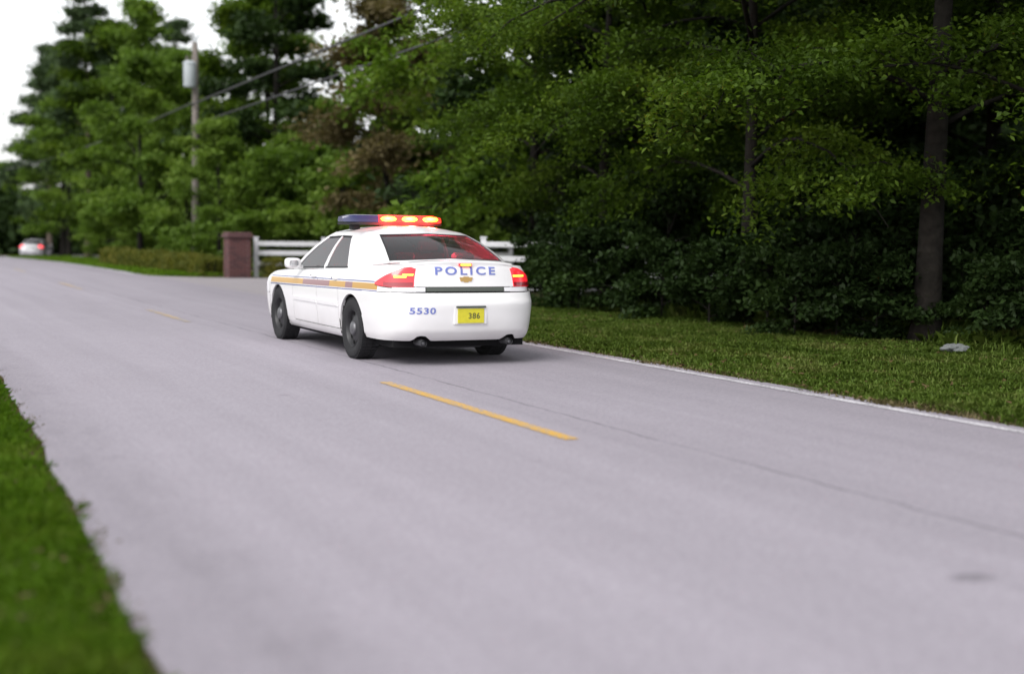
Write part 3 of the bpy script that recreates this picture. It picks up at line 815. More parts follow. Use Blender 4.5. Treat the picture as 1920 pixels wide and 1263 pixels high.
    mb = MB(); mb.box((-.66, -.12, .42), (.66, .45, .66), .05); mb.box((-.66, -.26, .6), (.66, -.06, 1.08), .06)
    for x in (-.36, .36): mb.box((x-.13, -.22, 1.08), (x+.13, -.12, 1.18), .03)
    mb.build('rear_seat', M['interior'], car)
    for x in (-.38, .38):
        mb = MB(); mb.box((x-.25, .95, .42), (x+.25, 1.45, .66), .05); mb.box((x-.24, .82, .6), (x+.24, .98, 1.16), .06); mb.box((x-.13, .85, 1.17), (x+.13, .95, 1.32), .03)
        mb.build('front_seat', M['interior'], car)
    # exhaust and rear axle
    for x in (-.50, .50) if police else (-.5,):
        mb = MB(); mb.tube([(x, -.55, .24), (x, -1.02, .25), (x, -1.125, .245)], .036, 14, False); mb.tube([(x, -1.11, .245), (x, -.7, .25)], .028, 12)
        mb.build('tailpipe', M['hub'], car, True)
    mb = MB(); mb.box((-.35, -.90, .17), (.30, -.50, .24), .03); mb.build('muffler', M['steel'], car, True)
    mb = MB(); mb.tube([(-.68, 0, .33), (0, 0, .30), (.68, 0, .33)], .04, 8); mb.build('rear_axle', M['under'], car)
    # number plate in a shallow framed recess
    pz = .535
    yb = rear_y(np.array([0.0]), np.array([pz]), BB)[0]
    mb = MB(); mb.box((-.19, yb-.008, pz-.092), (.19, yb+.02, pz+.100), .006); bez = mb.build('plate_recess', P_, bump)
    mb = MB(); mb.box((-.17, yb-.030, pz+.084), (.17, yb-.0, pz+.104), .004); mb.build('plate_shadow_lip', M['grey_trim'], bump)  # dark lip added above the plate to draw the shadow there
    mb = MB(); mb.box((-.152, yb-.018, pz-.078), (.152, yb-.010, pz+.076), .002); pl = mb.build('number_plate', M['plate'] if police else M['reverse'], car)
    if not police: return car
    V, Fc = text_mesh('386', .085, .002, 1.1)
    mb = MB(); mb.add([(x + .035, yb - .0195, z + pz - .004) for x, z, _ in V], Fc); mb.build('lettering', M['plate_ink'], pl)
    # lettering on the lid, shop emblem, number on the bumper
    V, Fc = text_mesh('POLICE', .118, .003, 1.35)
    w = V[:, 0].max() - V[:, 0].min(); V[:, 0] *= .70 / w
    Z = V[:, 1] + .998; Y = rear_y(V[:, 0], Z) - .0165
    mb = MB(); mb.add(np.stack([V[:, 0], Y, Z], 1), Fc); mb.build('lettering', M['blue_pale'], trunk)
    V, Fc = text_mesh('5530', .092, .002, 1.1)
    w = V[:, 0].max() - V[:, 0].min(); V[:, 0] *= .27 / w
    X = V[:, 0] - .53; Z = V[:, 1] + .585; Y = rear_y(X, Z, BB) - .004
    mb = MB(); mb.add(np.stack([X, Y, Z], 1), Fc); mb.build('lettering', M['blue_pale'], bump)
    ec = [(-.075, .022), (-.030, .022), (-.030, .030), (.030, .030), (.030, .022), (.075, .022), (.062, -.020), (.026, -.020), (.026, -.030), (-.026, -.030), (-.026, -.020), (-.062, -.020)]
    yb = rear_y(np.array([0.0]), np.array([.912]))[0] - .013
    mb = MB(); n = len(ec); mb.add([(x, yb - .010, .912 + z) for x, z in ec] + [(x, yb, .912 + z) for x, z in ec], [tuple(range(n))] + [(i, n+i, n+(i+1) % n, (i+1) % n) for i in range(n)])
    mb.build('emblem', M['badge'], trunk)
    # high brake lamp under the lid's lip
    mb = MB(); mb.box((-.075, -1.062, 1.052), (.075, -1.03, 1.080), .006); hb = mb.build('high_brake_lamp', M['tail_red'], trunk)
    mb = MB(); mb.box((-.06, -1.068, 1.058), (.06, -1.058, 1.074), .003); mb.build('brake_bulb', M['bulb'], trunk)
    # red strobe on the parcel shelf behind the rear glass
    mb = MB(); mb.box((-.02, -.40, 1.062), (.30, -.33, 1.11), .01); dk = mb.build('deck_lamp', M['lens_red'], car)
    ld = bpy.data.lights.new('deck_glow', 'POINT'); ld.color = (1.0, .05, .09); ld.energy = 26.0; ld.shadow_soft_size = .06
    lo = bpy.data.objects.new('deck_glow', ld); C.objects.link(lo); lo.parent = car; lo.location = (.15, -.20, 1.20)
    # side stripe: gold band with two bands of darker lettering, thin blue lines above and below
    for sg in sgns:
        z0, z1 = -.033, .033
        def zband(k): return lambda s: .832 - .0165 * (BA.yguess(s) + .95) + z0 + (z1 - z0) * k
        sA, sB = .745, sy(3.15)
        cuts = [(sA, sy(-.05), 'gold'), (sy(-.05), sy(.18), 'purple'), (sy(.18), sy(.72), 'gold'), (sy(.72), sy(1.72), 'purple'), (sy(1.72), sB, 'gold')]
        for a, b, mt in cuts:
            panel('stripe_band', M[mt], car, [patch(BA.pt, sg*np.linspace(a, b, 14), zband(0), zband(1), 4, .0035, .003)], 60)
        for dz in (-.022, .078):
            panel('blue_stripe', M['blue'], car, [patch(BA.pt, sg*np.linspace(sA if dz < 0 else .80, sB, 40), lambda s: zband(0)(s) + dz, lambda s: zband(0)(s) + dz + .011, 2, .0035, .003)], 60)
    # roof light bar
    bar = empty('light_bar', (-.02, 1.12, 1.452)); bar.parent = car
    def barsec(x0, x1, z0, z1, d0, d1, mat, nm, tip=0.0):
        nseg = 8; mb = MB(); V = []; Fc = []
        xsn = np.linspace(x0, x1, nseg)
        for x in xsn:
            e = max(0, (abs(x) - .50) / .14); dd = 1 - .45 * e**1.5; zz = 1 - .35 * e**2
            prof = [(-d0*dd, z0), (-d0*dd*1.0, z0 + (z1-z0)*.45*zz), (-d1*dd, z0 + (z1-z0)*.92*zz), (-d1*.8*dd, z0 + (z1-z0)*zz), (d1*.8*dd, z0 + (z1-z0)*zz), (d1*dd, z0 + (z1-z0)*.92*zz), (d0*dd, z0 + (z1-z0)*.45*zz), (d0*dd, z0)]
            V += [(x, y, z) for y, z in prof]
        for i in range(nseg-1):
            for k in range(8): Fc.append((i*8+k, i*8+(k+1) % 8, (i+1)*8+(k+1) % 8, (i+1)*8+k))
        Fc += [tuple(range(7, -1, -1)), tuple(range((nseg-1)*8, nseg*8))]
        mb.add(V, Fc); o = mb.build(nm, mat, bar, True); fix_normals(o); sharp(o, 35); return o
    barsec(-.635, .635, .030, .062, .150, .150, M['black_trim'], 'base_tray')
    barsec(-.630, -.200, .0625, .150, .145, .125, M['lens_blue'], 'blue_lens')
    barsec(-.196, .630, .0625, .150, .145, .125, M['lens_red'], 'red_lens')
    for x in (-.45, .45):
        mb = MB(); mb.box((x-.05, -.06, -.030), (x+.05, .06, .030), .01); mb.build('foot', M['black_trim'], bar)
    for i, x in enumerate((-.075, .195, .465)):
        mb = MB(); V = []; Fc = []
        n = 24
        for dy, sc_ in ((0, 1.0), (-.010, .92), (-.016, .55)):
            for k in range(n):
                a = 2*math.pi*k/n; ca, sa = math.cos(a), math.sin(a)
                V.append((x + .098*sc_*np.sign(ca)*abs(ca)**.7, -.1445 + dy, .105 + .028*sc_*np.sign(sa)*abs(sa)**.9))
        for j in range(2):
            for k in range(n): Fc.append((j*n+k, j*n+(k+1) % n, (j+1)*n+(k+1) % n, (j+1)*n+k))
        Fc.append(tuple(range(2*n, 3*n)))
        mb.add(V, Fc); o = mb.build('lit_lamp', M['lamp_lit'], bar, True); fix_normals(o)
        ld = bpy.data.lights.new('lamp_glow', 'POINT'); ld.color = (1.0, .06, .05); ld.energy = 12.0; ld.shadow_soft_size = .05
        lo = bpy.data.objects.new('lamp_glow', ld); C.objects.link(lo); lo.parent = bar; lo.location = (x, -.22, .125)
    return car

pc = build_sedan('police_car', 'white_paint', True, (5.85, 13.98, 0.0))
tag(pc, 'white police sedan with gold side stripe and lit red and blue roof light bar', 'car')
fp = at(62, 105.0)
fc = build_sedan('parked_car', 'silver_paint', False, (fp.x, fp.y, float(dip(fp.y)) - .02), -.30)
tag(fc, 'small distant silver car with red tail lamps far down the road', 'car')

# ------------------------------------------------------------------ vegetation generators
def leaf_quads(rng, cen, L, Wd, updir=0.9, droop=0.25, lvar=.35):
    """one folded leaf face per centre"""
    n = len(cen)
    nrm = rng.normal(0, .55, (n, 3)); nrm[:, 2] += updir; nrm /= np.linalg.norm(nrm, axis=1, keepdims=True)
    d = rng.normal(0, 1, (n, 3)); d[:, 2] -= droop * 2
    d -= nrm * (d * nrm).sum(1, keepdims=True); d /= np.maximum(np.linalg.norm(d, axis=1, keepdims=True), 1e-6)
    w = np.cross(nrm, d)
    l = L * (1 + rng.uniform(-lvar, lvar, (n, 1))); ww = Wd * (1 + rng.uniform(-lvar, lvar, (n, 1)))
    V = np.empty((n, 4, 3))
    V[:, 0] = cen - d * l * .5
    V[:, 1] = cen + w * ww * .5 + nrm * ww * .18 - d * l * .04
    V[:, 2] = cen + d * l * .5
    V[:, 3] = cen - w * ww * .5 + nrm * ww * .18 - d * l * .04
    F = np.arange(n * 4).reshape(n, 4)
    return V.reshape(-1, 3), F

def crown_shape(rel, kind):
    if kind == 'pine': return max(.12, (1 - rel) ** .7) * (.6 + .4 * min(1, rel * 5))
    return (max(.02, 1 - rel ** 2.2)) ** .6 * (.75 + .25 * min(1, rel * 4))

def gen_tree(seed, H, cb, R, nl, nsec, nspray, nleaf, L, Wd, droop=.25, tr=.22, kind='oak', spread=.34, updir=.9, lean=(0, 0)):
    rng = np.random.default_rng(seed)
    wood = MB()
    n = 9; ph = rng.uniform(0, 6.28, 2)
    def tp(t):
        return Vector((lean[0]*t*H + .10*R*.25*math.sin(t*4+ph[0])*t, lean[1]*t*H + .10*R*.25*math.sin(t*3.3+ph[1])*t, t*H))
    pts = [tp(t) for t in np.linspace(0, .93, n)]
    rad = [tr * (1.45 if i == 0 else 1) * (1 - .86 * (i/(n-1)) ** 1.1) for i in range(n)]
    pts.insert(1, tp(.03)); rad.insert(1, tr * 1.08)
    wood.tube(pts, rad, 12)
    cents = []
    for i in range(nl):
        rel = ((i + rng.uniform(0, 1)) / nl) ** .92
        z0 = cb + (H - cb) * rel * .93
        st = tp(min(.92, z0 / H)); az = i * 2.399 + rng.uniform(-.5, .5)
        rr = R * crown_shape(rel, kind) * rng.uniform(.72, 1.12)
        el = R_(np.interp(rel, [0, .5, 1], [2, 18, 62]) + rng.uniform(-10, 10)) if kind != 'pine' else R_(rng.uniform(-5, 28))
        d = Vector((math.cos(az)*math.cos(el), math.sin(az)*math.cos(el), math.sin(el)))
        lp = []
        for k in np.linspace(0, 1, 7):
            p = st + d * rr * k + Vector((rng.normal(0, .03)*rr*k, rng.normal(0, .03)*rr*k, .16*rr*math.sin(k*2.2) - droop*rr*k**2.2))
            lp.append(p)
        r0 = max(.02, tr * .42 * (rr / R) * (1 - .55*rel))
        wood.tube(lp, [r0*(1-.85*k) for k in np.linspace(0, 1, 7)], 6)
        for j in range(nsec):
            k = rng.uniform(.25, 1.0); f = k * 6; a = int(min(5, f)); p0 = lp[a].lerp(lp[a+1], f - a)
            if k > .9 and j == 0: k = 1.0
            side = 1 if j % 2 else -1
            az2 = az + side * rng.uniform(.35, 1.25); el2 = el + rng.uniform(-.4, .5)
            l2 = rr * rng.uniform(.22, .46) * (1.15 - .45*k)
            d2 = Vector((math.cos(az2)*math.cos(el2), math.sin(az2)*math.cos(el2), math.sin(el2)))
            sp_ = [p0 + d2*l2*q + Vector((0, 0, -droop*1.1*l2*q*q + .06*l2*math.sin(q*2.5))) for q in (0, .35, .7, 1.0)]
            wood.tube(sp_, [r0*.38, r0*.28, r0*.18, r0*.07], 4, False)
            for q in rng.uniform(.15, 1.1, nspray):
                f = min(2.999, max(0, q) * 3 / 1.0 if q < 1 else 2.999); a = int(f); c = sp_[a].lerp(sp_[a+1], f - a)
                cents.append((c.x, c.y, c.z))
    cents = np.array(cents)
    cc = np.repeat(cents, nleaf, 0)
    sc_ = np.repeat(rng.uniform(.55, 1.25, len(cents)), nleaf)[:, None]
    if kind == 'pine': g = rng.normal(0, 1, cc.shape) * np.array([spread, spread, spread*.55]) * sc_
    else: g = rng.normal(0, 1, cc.shape) * np.array([spread, spread, spread*.45]) * sc_
    V, F = leaf_quads(rng, cc + g, L, Wd, updir)
    V[:, 2] = np.maximum(V[:, 2], .04)
    return wood, V, F

PROTO = {}
def proto(key, leafmat, bark, **kw):
    wood, V, F = gen_tree(**kw)
    PROTO[key] = (mesh_py(key + '_trunk', wood.v, wood.f, M[bark], True), mesh_np(key + '_crown', V, F, M[leafmat]))

def place(key, name, x, y, sc=1.0, rz=0.0, z=None, label=None, cat='tree', group=None, part=('trunk', 'crown'), szf=1.0, mat=None):
    if z is None: z = float(terrain_z(x, y)) - .02
    r = empty(name, (x, y, z), rz); r.scale = (sc, sc, sc * szf)
    link(part[0], PROTO[key][0], r)
    c = link(part[1], PROTO[key][1], r)
    if mat:
        c.material_slots[0].link = 'OBJECT'; c.material_slots[0].material = M[mat]
    tag(r, label, cat, group)
    return r

proto('oak_near_a', 'leaf_oak', 'bark', seed=11, H=11.5, cb=2.7, R=5.6, nl=22, nsec=10, nspray=10, nleaf=48, L=.090, Wd=.050, droop=.36, tr=.19, spread=.25)
proto('oak_near_b', 'leaf_oak', 'bark', seed=23, H=10.5, cb=2.15, R=5.2, nl=24, nsec=10, nspray=10, nleaf=46, L=.090, Wd=.052, droop=.40, tr=.125, spread=.25)
proto('oak_mid', 'leaf_bright', 'bark', seed=31, H=9.5, cb=1.9, R=4.2, nl=20, nsec=8, nspray=7, nleaf=22, L=.19, Wd=.11, droop=.28, tr=.13, spread=.28)
proto('oak_far', 'leaf_oak', 'bark', seed=37, H=11.0, cb=1.8, R=4.0, nl=20, nsec=7, nspray=6, nleaf=16, L=.30, Wd=.18, droop=.22, tr=.18, spread=.34)
proto('tall_far', 'leaf_dark', 'bark', seed=41, H=16.0, cb=2.0, R=3.6, nl=26, nsec=7, nspray=6, nleaf=16, L=.30, Wd=.17, droop=.25, tr=.20, spread=.32)
proto('full_far', 'leaf_far', 'bark', seed=47, H=15.0, cb=1.6, R=4.4, nl=34, nsec=9, nspray=7, nleaf=18, L=.30, Wd=.18, droop=.20, tr=.20, spread=.42)
proto('pine', 'leaf_pine', 'pine_bark', seed=53, H=18.5, cb=7.0, R=3.4, nl=24, nsec=6, nspray=5, nleaf=16, L=.42, Wd=.13, droop=.10, tr=.22, kind='pine', spread=.30, updir=.3)
proto('brown_tree', 'leaf_brown', 'bark', seed=61, H=9.0, cb=1.6, R=2.6, nl=26, nsec=8, nspray=7, nleaf=16, L=.18, Wd=.10, droop=.18, tr=.12, spread=.30)
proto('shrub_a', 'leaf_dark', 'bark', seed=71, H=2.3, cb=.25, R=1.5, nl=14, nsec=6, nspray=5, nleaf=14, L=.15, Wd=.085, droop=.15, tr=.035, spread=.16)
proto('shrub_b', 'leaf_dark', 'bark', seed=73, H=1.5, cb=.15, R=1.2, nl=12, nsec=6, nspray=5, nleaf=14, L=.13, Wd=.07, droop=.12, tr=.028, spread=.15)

# ------------------------------------------------------------------ trees
def tree(key, px, depth, sc=1.0, rz=0.0, **kw):
    p = at(px, depth); return place(key, kw.pop('name', 'oak_tree'), p.x, p.y, sc, rz, **kw)

tree('oak_near_a', 1738, 18.6, 1.0, .4, label='dark oak at the right whose bare trunk stands behind the grass verge')
tree('oak_near_b', 1395, 22.0, 1.0, 2.1, label='dense green oak arching over the verge in the middle of the right woods')
tree('oak_near_b', 2010, 17.5, 1.02, 4.4, label='dark oak whose branches hang in from the far right edge')
tree('oak_near_b', 1130, 27.0, .98, 5.3, label='lighter green oak leaning out just right of the police car')
tree('oak_mid', 1000, 33.0, 1.1, 1.0, label='bright green oak beyond the driveway above the right roof edge')
tree('brown_tree', 722, 43.5, 1.02, .6, name='brown_tree', label='brown thinly leaved tree behind the police car light bar')
tree('tall_far', 515, 58.0, 1.02, .3, name='tall_tree', label='tall dark green tree just right of the utility pole')
tree('oak_far', 262, 63.0, .86, 1.3, label='yellow green roadside tree left of the utility pole', mat='leaf_far')
tree('pine', 165, 84.0, 1.0, .8, name='pine_tree', label='tallest pine with gaps of white sky beneath its crown')
tree('pine', 330, 92.0, .92, 2.7, name='pine_tree', label='pine standing behind the yellow green roadside tree')
tree('oak_far', 80, 130.0, 1.0, 2.2, label='rounded roadside tree above the distant silver car', mat='leaf_dark')
tree('oak_far', 5, 142.0, .85, .2, label='farthest low tree at the left edge under white sky', mat='leaf_far')
tree('pine', 92, 118.0, 1.05, 4.2, name='pine_tree', label='smaller pine at the far left against white sky')
tree('oak_far', 410, 50.0, .50, 3.0, label='small leafy tree behind the hedge beside the pole', mat='leaf_far')
tree('tall_far', 640, 74.0, .52, 2.0, name='tall_tree', label='tall tree behind the brown tree with sky showing beside it')
tree('tall_far', 215, 94.0, 1.02, 1.1, name='tall_tree', label='tall spreading tree filling the upper left between the pines', mat='leaf_pine')
tree('tall_far', 262, 76.0, .95, 4.1, name='tall_tree', label='tall tree behind the transformer of the utility pole', mat='leaf_far')
tree('tall_far', 480, 72.0, 1.0, 5.2, name='tall_tree', label='tall tree right behind the cables beside the pole', mat='leaf_far')
tree('oak_far', 128, 92.0, 1.0, 2.9, label='leafy tree below the upper left pines', mat='leaf_far')
tree('oak_far', 350, 66.0, .90, .9, label='dark leafy tree directly behind the utility pole', mat='leaf_far')
tree('oak_far', 600, 56.0, .62, 2.4, label='small tree left of the brown tree behind the white fence', mat='leaf_far')
tree('oak_mid', 880, 45.0, 1.12, 4.0, label='bright green tree between the brown tree and the right woods')
tree('full_far', 215, 84.0, 1.0, 2.2, name='broad_tree', label='broad full tree in the middle of the upper left tree mass', mat='leaf_oak')
tree('full_far', 118, 104.0, 1.05, .9, name='broad_tree', label='broad tree at the left end of the tree mass beside the white sky', mat='leaf_pine')
tree('full_far', 330, 74.0, .78, 4.9, name='broad_tree', label='broad bright tree crowding the utility pole from behind')
tree('full_far', 500, 63.0, .88, 3.7, name='broad_tree', label='broad dark tree between the utility pole and the brown tree', mat='leaf_oak')
tree('full_far', 800, 53.0, .60, 1.9, name='broad_tree', label='broad tree behind the brown tree above the light bar', mat='leaf_oak')
rngw = np.random.default_rng(99)
G1 = 'trees deep in the dark woodland'
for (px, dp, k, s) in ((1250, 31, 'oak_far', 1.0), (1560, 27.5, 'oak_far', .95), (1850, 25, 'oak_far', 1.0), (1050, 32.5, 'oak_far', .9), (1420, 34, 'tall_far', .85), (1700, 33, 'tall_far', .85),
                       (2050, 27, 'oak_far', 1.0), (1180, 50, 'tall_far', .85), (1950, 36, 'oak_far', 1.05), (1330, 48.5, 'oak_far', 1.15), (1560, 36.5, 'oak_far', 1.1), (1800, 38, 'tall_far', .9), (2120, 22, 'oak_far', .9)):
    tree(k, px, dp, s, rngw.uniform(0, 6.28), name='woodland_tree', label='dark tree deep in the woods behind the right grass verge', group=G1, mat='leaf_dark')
# undergrowth
G2 = 'shrubs of the dark undergrowth'
for (px, dp, k, s) in ((1012, 25.6, 'shrub_b', .75), (1085, 24.8, 'shrub_b', .9), (1165, 24.0, 'shrub_a', .65), (1330, 21.6, 'shrub_b', .8), (1490, 19.2, 'shrub_b', .7), (1570, 18.9, 'shrub_b', .75), (1645, 18.7, 'shrub_b', .7), (1850, 18.2, 'shrub_b', .7), (1935, 17.6, 'shrub_b', .75), (1240, 22.8, 'shrub_b', .8), (1440, 20.4, 'shrub_b', .9), (1600, 20.8, 'shrub_a', .8), (1250, 24.5, 'shrub_a', 1.0), (1060, 28.0, 'shrub_b', 1.0), (1350, 25.5, 'shrub_a', 1.1), (1500, 24.2, 'shrub_a', 1.2), (1680, 23.0, 'shrub_a', 1.15),
                       (1800, 21.2, 'shrub_a', 1.0), (1900, 19.4, 'shrub_b', 1.1), (1170, 29.5, 'shrub_a', 1.2), (1300, 30.5, 'shrub_a', 1.3), (1460, 30, 'shrub_a', 1.35), (1620, 28, 'shrub_a', 1.3), (1760, 27, 'shrub_a', 1.3), (1930, 24, 'shrub_a', 1.3),
                       (1080, 33.5, 'shrub_a', 1.3), (1980, 20.5, 'shrub_a', 1.1), (1240, 33.5, 'shrub_a', 1.5), (1420, 34.5, 'shrub_a', 1.6), (1600, 35, 'shrub_a', 1.6), (1780, 34, 'shrub_a', 1.6), (1950, 31, 'shrub_a', 1.5)):
    own = {(1645, 18.7): 'low dark shrub touching the left side of the bare right trunk', (1850, 18.2): 'low dark shrub just right of the bare right trunk', (1012, 25.6): 'small shrub at the near end of the half hidden white fence', (1085, 24.8): 'low shrub in front of the half hidden white fence', (1165, 24.0): 'taller shrub hiding the far end of the white fence in the woods', (1440, 20.4): 'low leafy shrub at the verge left of the bare right trunk', (1600, 20.8): 'rounded shrub just left of the bare right trunk', (1250, 24.5): 'dark shrub between the two middle oak trunks',
           (1060, 28.0): 'low shrub by the white fence beside the police car', (1800, 21.2): 'dark shrub behind and right of the bare right trunk', (1900, 19.4): 'low shrub at the right edge of the picture', (1350, 25.5): 'dark shrub behind the middle oak trunk'}
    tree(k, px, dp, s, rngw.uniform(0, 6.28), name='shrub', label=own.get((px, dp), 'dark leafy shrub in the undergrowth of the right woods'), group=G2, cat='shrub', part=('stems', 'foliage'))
G3 = 'bushes along the far roadside'
for (px, dp, k, s) in ((10, 128, 'shrub_a', 2.6), (60, 130, 'shrub_a', 2.4), (110, 122, 'shrub_a', 2.4), (205, 84, 'shrub_a', 1.6), (225, 72, 'shrub_a', 1.5), (235, 66, 'shrub_a', 1.5), (300, 62, 'shrub_a', 1.9), (350, 57, 'shrub_a', 1.4), (450, 53, 'shrub_a', 1.6), (500, 49, 'shrub_a', 1.4), (560, 50, 'shrub_a', 1.8), (640, 47, 'shrub_a', 1.5), (700, 49, 'shrub_a', 1.7), (790, 46, 'shrub_a', 1.7), (880, 46, 'shrub_a', 1.7), (965, 47.5, 'shrub_a', 1.9)):
    own = {(60, 130): 'green bush directly behind the distant silver car', (205, 84): 'farthest bush at the left end of the hedge', (350, 57): 'green bush at the foot of the utility pole', (450, 53): 'green bush directly behind the brick pillar',
           (500, 49): 'green bush behind the white fence right of the pillar', (640, 47): 'green bush left of the brown tree trunk', (110, 122): 'green bush just right of the distant silver car', (10, 128): 'green bush at the far left edge'}
    tree(k, px, dp, s, rngw.uniform(0, 6.28), name='bush', label=own.get((px, dp), 'green bush in the row behind the hedge along the far roadside'), group=G3, cat='bush', part=('stems', 'foliage'), mat='leaf_far')

def wood_mass(name, seed, px0, px1, d0, d1, htop, n, L, mat, label):
    rng = np.random.default_rng(seed)
    px = rng.uniform(px0, px1, n); dp = rng.uniform(d0, d1, n)
    ht = np.interp(px, *htop)
    lump = .78 + .22*np.sin(px*.021 + seed) * np.sin(px*.0083 + 1.7*seed) + .08*np.sin(px*.07 + dp)
    z = rng.uniform(0, 1, n) ** .8 * ht * lump
    a = (px - 960) / F_PX
    cen = np.stack([(_f0.x + _r0.x*a)*dp, (_f0.y + _r0.y*a)*dp, z], 1)
    V, F = leaf_quads(rng, cen, L, L*.6, .6)
    V[:, 2] += dip(V[:, 1])
    return tag(link(name, mesh_np(name, V, F, M[mat])), label, 'woodland', kind='stuff')
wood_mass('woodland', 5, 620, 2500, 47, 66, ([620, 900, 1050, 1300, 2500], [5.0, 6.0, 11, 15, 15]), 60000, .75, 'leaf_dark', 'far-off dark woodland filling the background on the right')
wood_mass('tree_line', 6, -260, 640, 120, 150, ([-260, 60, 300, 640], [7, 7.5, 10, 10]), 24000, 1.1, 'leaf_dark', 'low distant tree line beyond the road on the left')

# ------------------------------------------------------------------ hedge, pillar, fences, pole
def hedge(p0, p1, w, h, n, label, seed):
    rng = np.random.default_rng(seed)
    p0, p1 = Vector(p0), Vector(p1); d = p1 - p0; ln = d.length; u = d / ln; q = Vector((-u.y, u.x, 0))
    r = empty('hedge', (p0.x, p0.y, -.03))
    t = rng.uniform(0, 1, n); a = rng.normal(0, 1, (n, 2)); a /= np.maximum(np.abs(a).max(1, keepdims=True), 1e-6); a *= rng.uniform(.75, 1.05, (n, 1))
    hh = h * (.88 + .10*np.sin(t*ln*1.3 + seed) + .08*np.sin(t*ln*3.7) + rng.normal(0, .06, n))
    cen = np.stack([u.x*t*ln + q.x*a[:, 0]*w/2, u.y*t*ln + q.y*a[:, 0]*w/2, np.maximum(.03, (a[:, 1]*.5 + .5) * hh)], 1)
    V, F = leaf_quads(rng, cen, .085, .05, .5); link('foliage', mesh_np('hedge_foliage', V, F, M['leaf_hedge']), r)
    mb = MB()
    for k in range(int(ln / .4)):
        c = u * (k * .4 + .2); mb.tube([(c.x, c.y, 0), (c.x + rng.normal(0, .05), c.y + rng.normal(0, .05), h*.8)], .015, 5)
    mb.build('stems', M['bark'], r)
    tag(r, label, 'hedge')
hedge((10.0, 40.6, 0), (9.3, 55.0, 0), .9, .62, 26000, 'low yellow green clipped hedge left of the brick pillar', 4)
hedge((11.0, 38.95, 0), (15.5, 38.95, 0), .55, .55, 9000, 'short dark hedge under the white fence right of the pillar', 8)

M['mortar'] = mat_plain('mortar', (0.12, 0.095, 0.092), 0.9, noise=.2)
M['brick'] = mat_plain('brick', (0.100, 0.040, 0.040), 0.85, noise=.35, nscale=11)
M['brick_b'] = mat_plain('brick_dark', (0.072, 0.032, 0.034), 0.85, noise=.35, nscale=11)
M['cap_stone'] = mat_plain('cap_stone', (0.105, 0.052, 0.054), 0.85, noise=.25, nscale=14)
PX_, PY_ = 10.31, 39.25
pil = empty('brick_pillar', (PX_, PY_, -.03)); tag(pil, 'square red brick gate pillar with wider cap beside the driveway', 'pillar')
PW, PH = .66, 1.20
MB().box((-PW/2+.012, -PW/2+.012, 0), (PW/2-.012, PW/2-.012, PH)).build('core', M['mortar'], pil)
bl, bh, bd = .205, .062, .10
bm1 = mesh_py('brick', *(lambda b: (b.v, b.f))(MB().box((-bl/2, -bd/2, -bh/2), (bl/2, bd/2, bh/2), .005)), M['brick'], False)
bm2 = bm1.copy(); bm2.materials.clear(); bm2.materials.append(M['brick_b'])
hm1 = mesh_py('brick_half', *(lambda b: (b.v, b.f))(MB().box((-.049, -.049, -bh/2), (.049, .049, bh/2), .005)), M['brick'], False)
rb = random.Random(5)
nc = 17; pitch = PH / nc
for c in range(nc):
    z = (c + .5) * pitch
    for side in range(4):
        ang = side * math.pi/2
        # pinwheel courses: three bricks a side, each side starts where the last one ends
        o0 = -PW/2 + (0 if c % 2 == 0 else bd + .010)
        for k in range(3):
            cx = o0 + bl/2 + k*(bl + .012) + (0 if c % 2 == 0 else -.105 + .0)
            if c % 2: cx = -PW/2 + bd + .010 + bl/2 + k*(bl + .012) - .0
            if cx + bl/2 > PW/2 + .003: 
                continue
            cyy = -PW/2 + bd/2 + rb.uniform(-.003, .003)
            p = Vector((cx, cyy, z)); p.rotate(Matrix.Rotation(ang, 3, 'Z'))
            b = link('brick', bm1 if rb.random() < .65 else bm2, pil, p); b.rotation_euler = (0, 0, ang)
        if c % 2:
            p = Vector((-PW/2 + .050, -PW/2 + .050, z)); p.rotate(Matrix.Rotation(ang, 3, 'Z')); b = link('brick', hm1, pil, p); b.rotation_euler = (0, 0, ang)
mb = MB(); mb.box((-PW/2-.06, -PW/2-.06, PH), (PW/2+.06, PW/2+.06, PH+.08), .012); mb.box((-PW/2-.02, -PW/2-.02, PH+.08), (PW/2+.02, PW/2+.02, PH+.15), .02)
mb.build('cap', M['cap_stone'], pil)

M['white_fence'] = mat_plain('white_fence', (0.74, 0.74, 0.77), 0.6, noise=.06, nscale=5)
def board_fence(p0, p1, rails, hpost, sp, label, board=.14):
    p0, p1 = Vector(p0), Vector(p1); d = p1 - p0; ln = d.length; ang = math.atan2(d.y, d.x)
    r = empty('board_fence', (p0.x, p0.y, -.03), ang)
    n = max(1, round(ln / sp)); st = ln / n
    pm = mesh_py('post', *(lambda b: (b.v, b.f))(MB().box((-.06, -.06, 0), (.06, .06, hpost), .01)), M['white_fence'], False)
    cm = mesh_py('post_cap', *(lambda b: (b.v, b.f))(MB().box((-.075, -.075, hpost), (.075, .075, hpost+.04), .012)), M['white_fence'], False)
    rm = mesh_py('rail', *(lambda b: (b.v, b.f))(MB().box((.005, -.09, -board/2), (st-.005, -.063, board/2), .004)), M['white_fence'], False)
    for k in range(n + 1):
        q = link('post', pm, r, (k*st, 0, 0)); link('post_cap', cm, q)
        if k < n:
            for z in rails: link('rail', rm, r, (k*st, 0, z))
    tag(r, label, 'fence'); return r
board_fence((10.95, 39.5, 0), (19.5, 39.5, 0), (.42, .74, 1.02), 1.18, 2.1, 'white board fence running right from the brick pillar behind the police car')
board_fence((12.0, 25.6, 0), (17.4, 22.7, 0), (.30, .60, .90, 1.20), 1.32, 2.0, 'white four board fence half hidden in the dark woods right of the police car', board=.11)

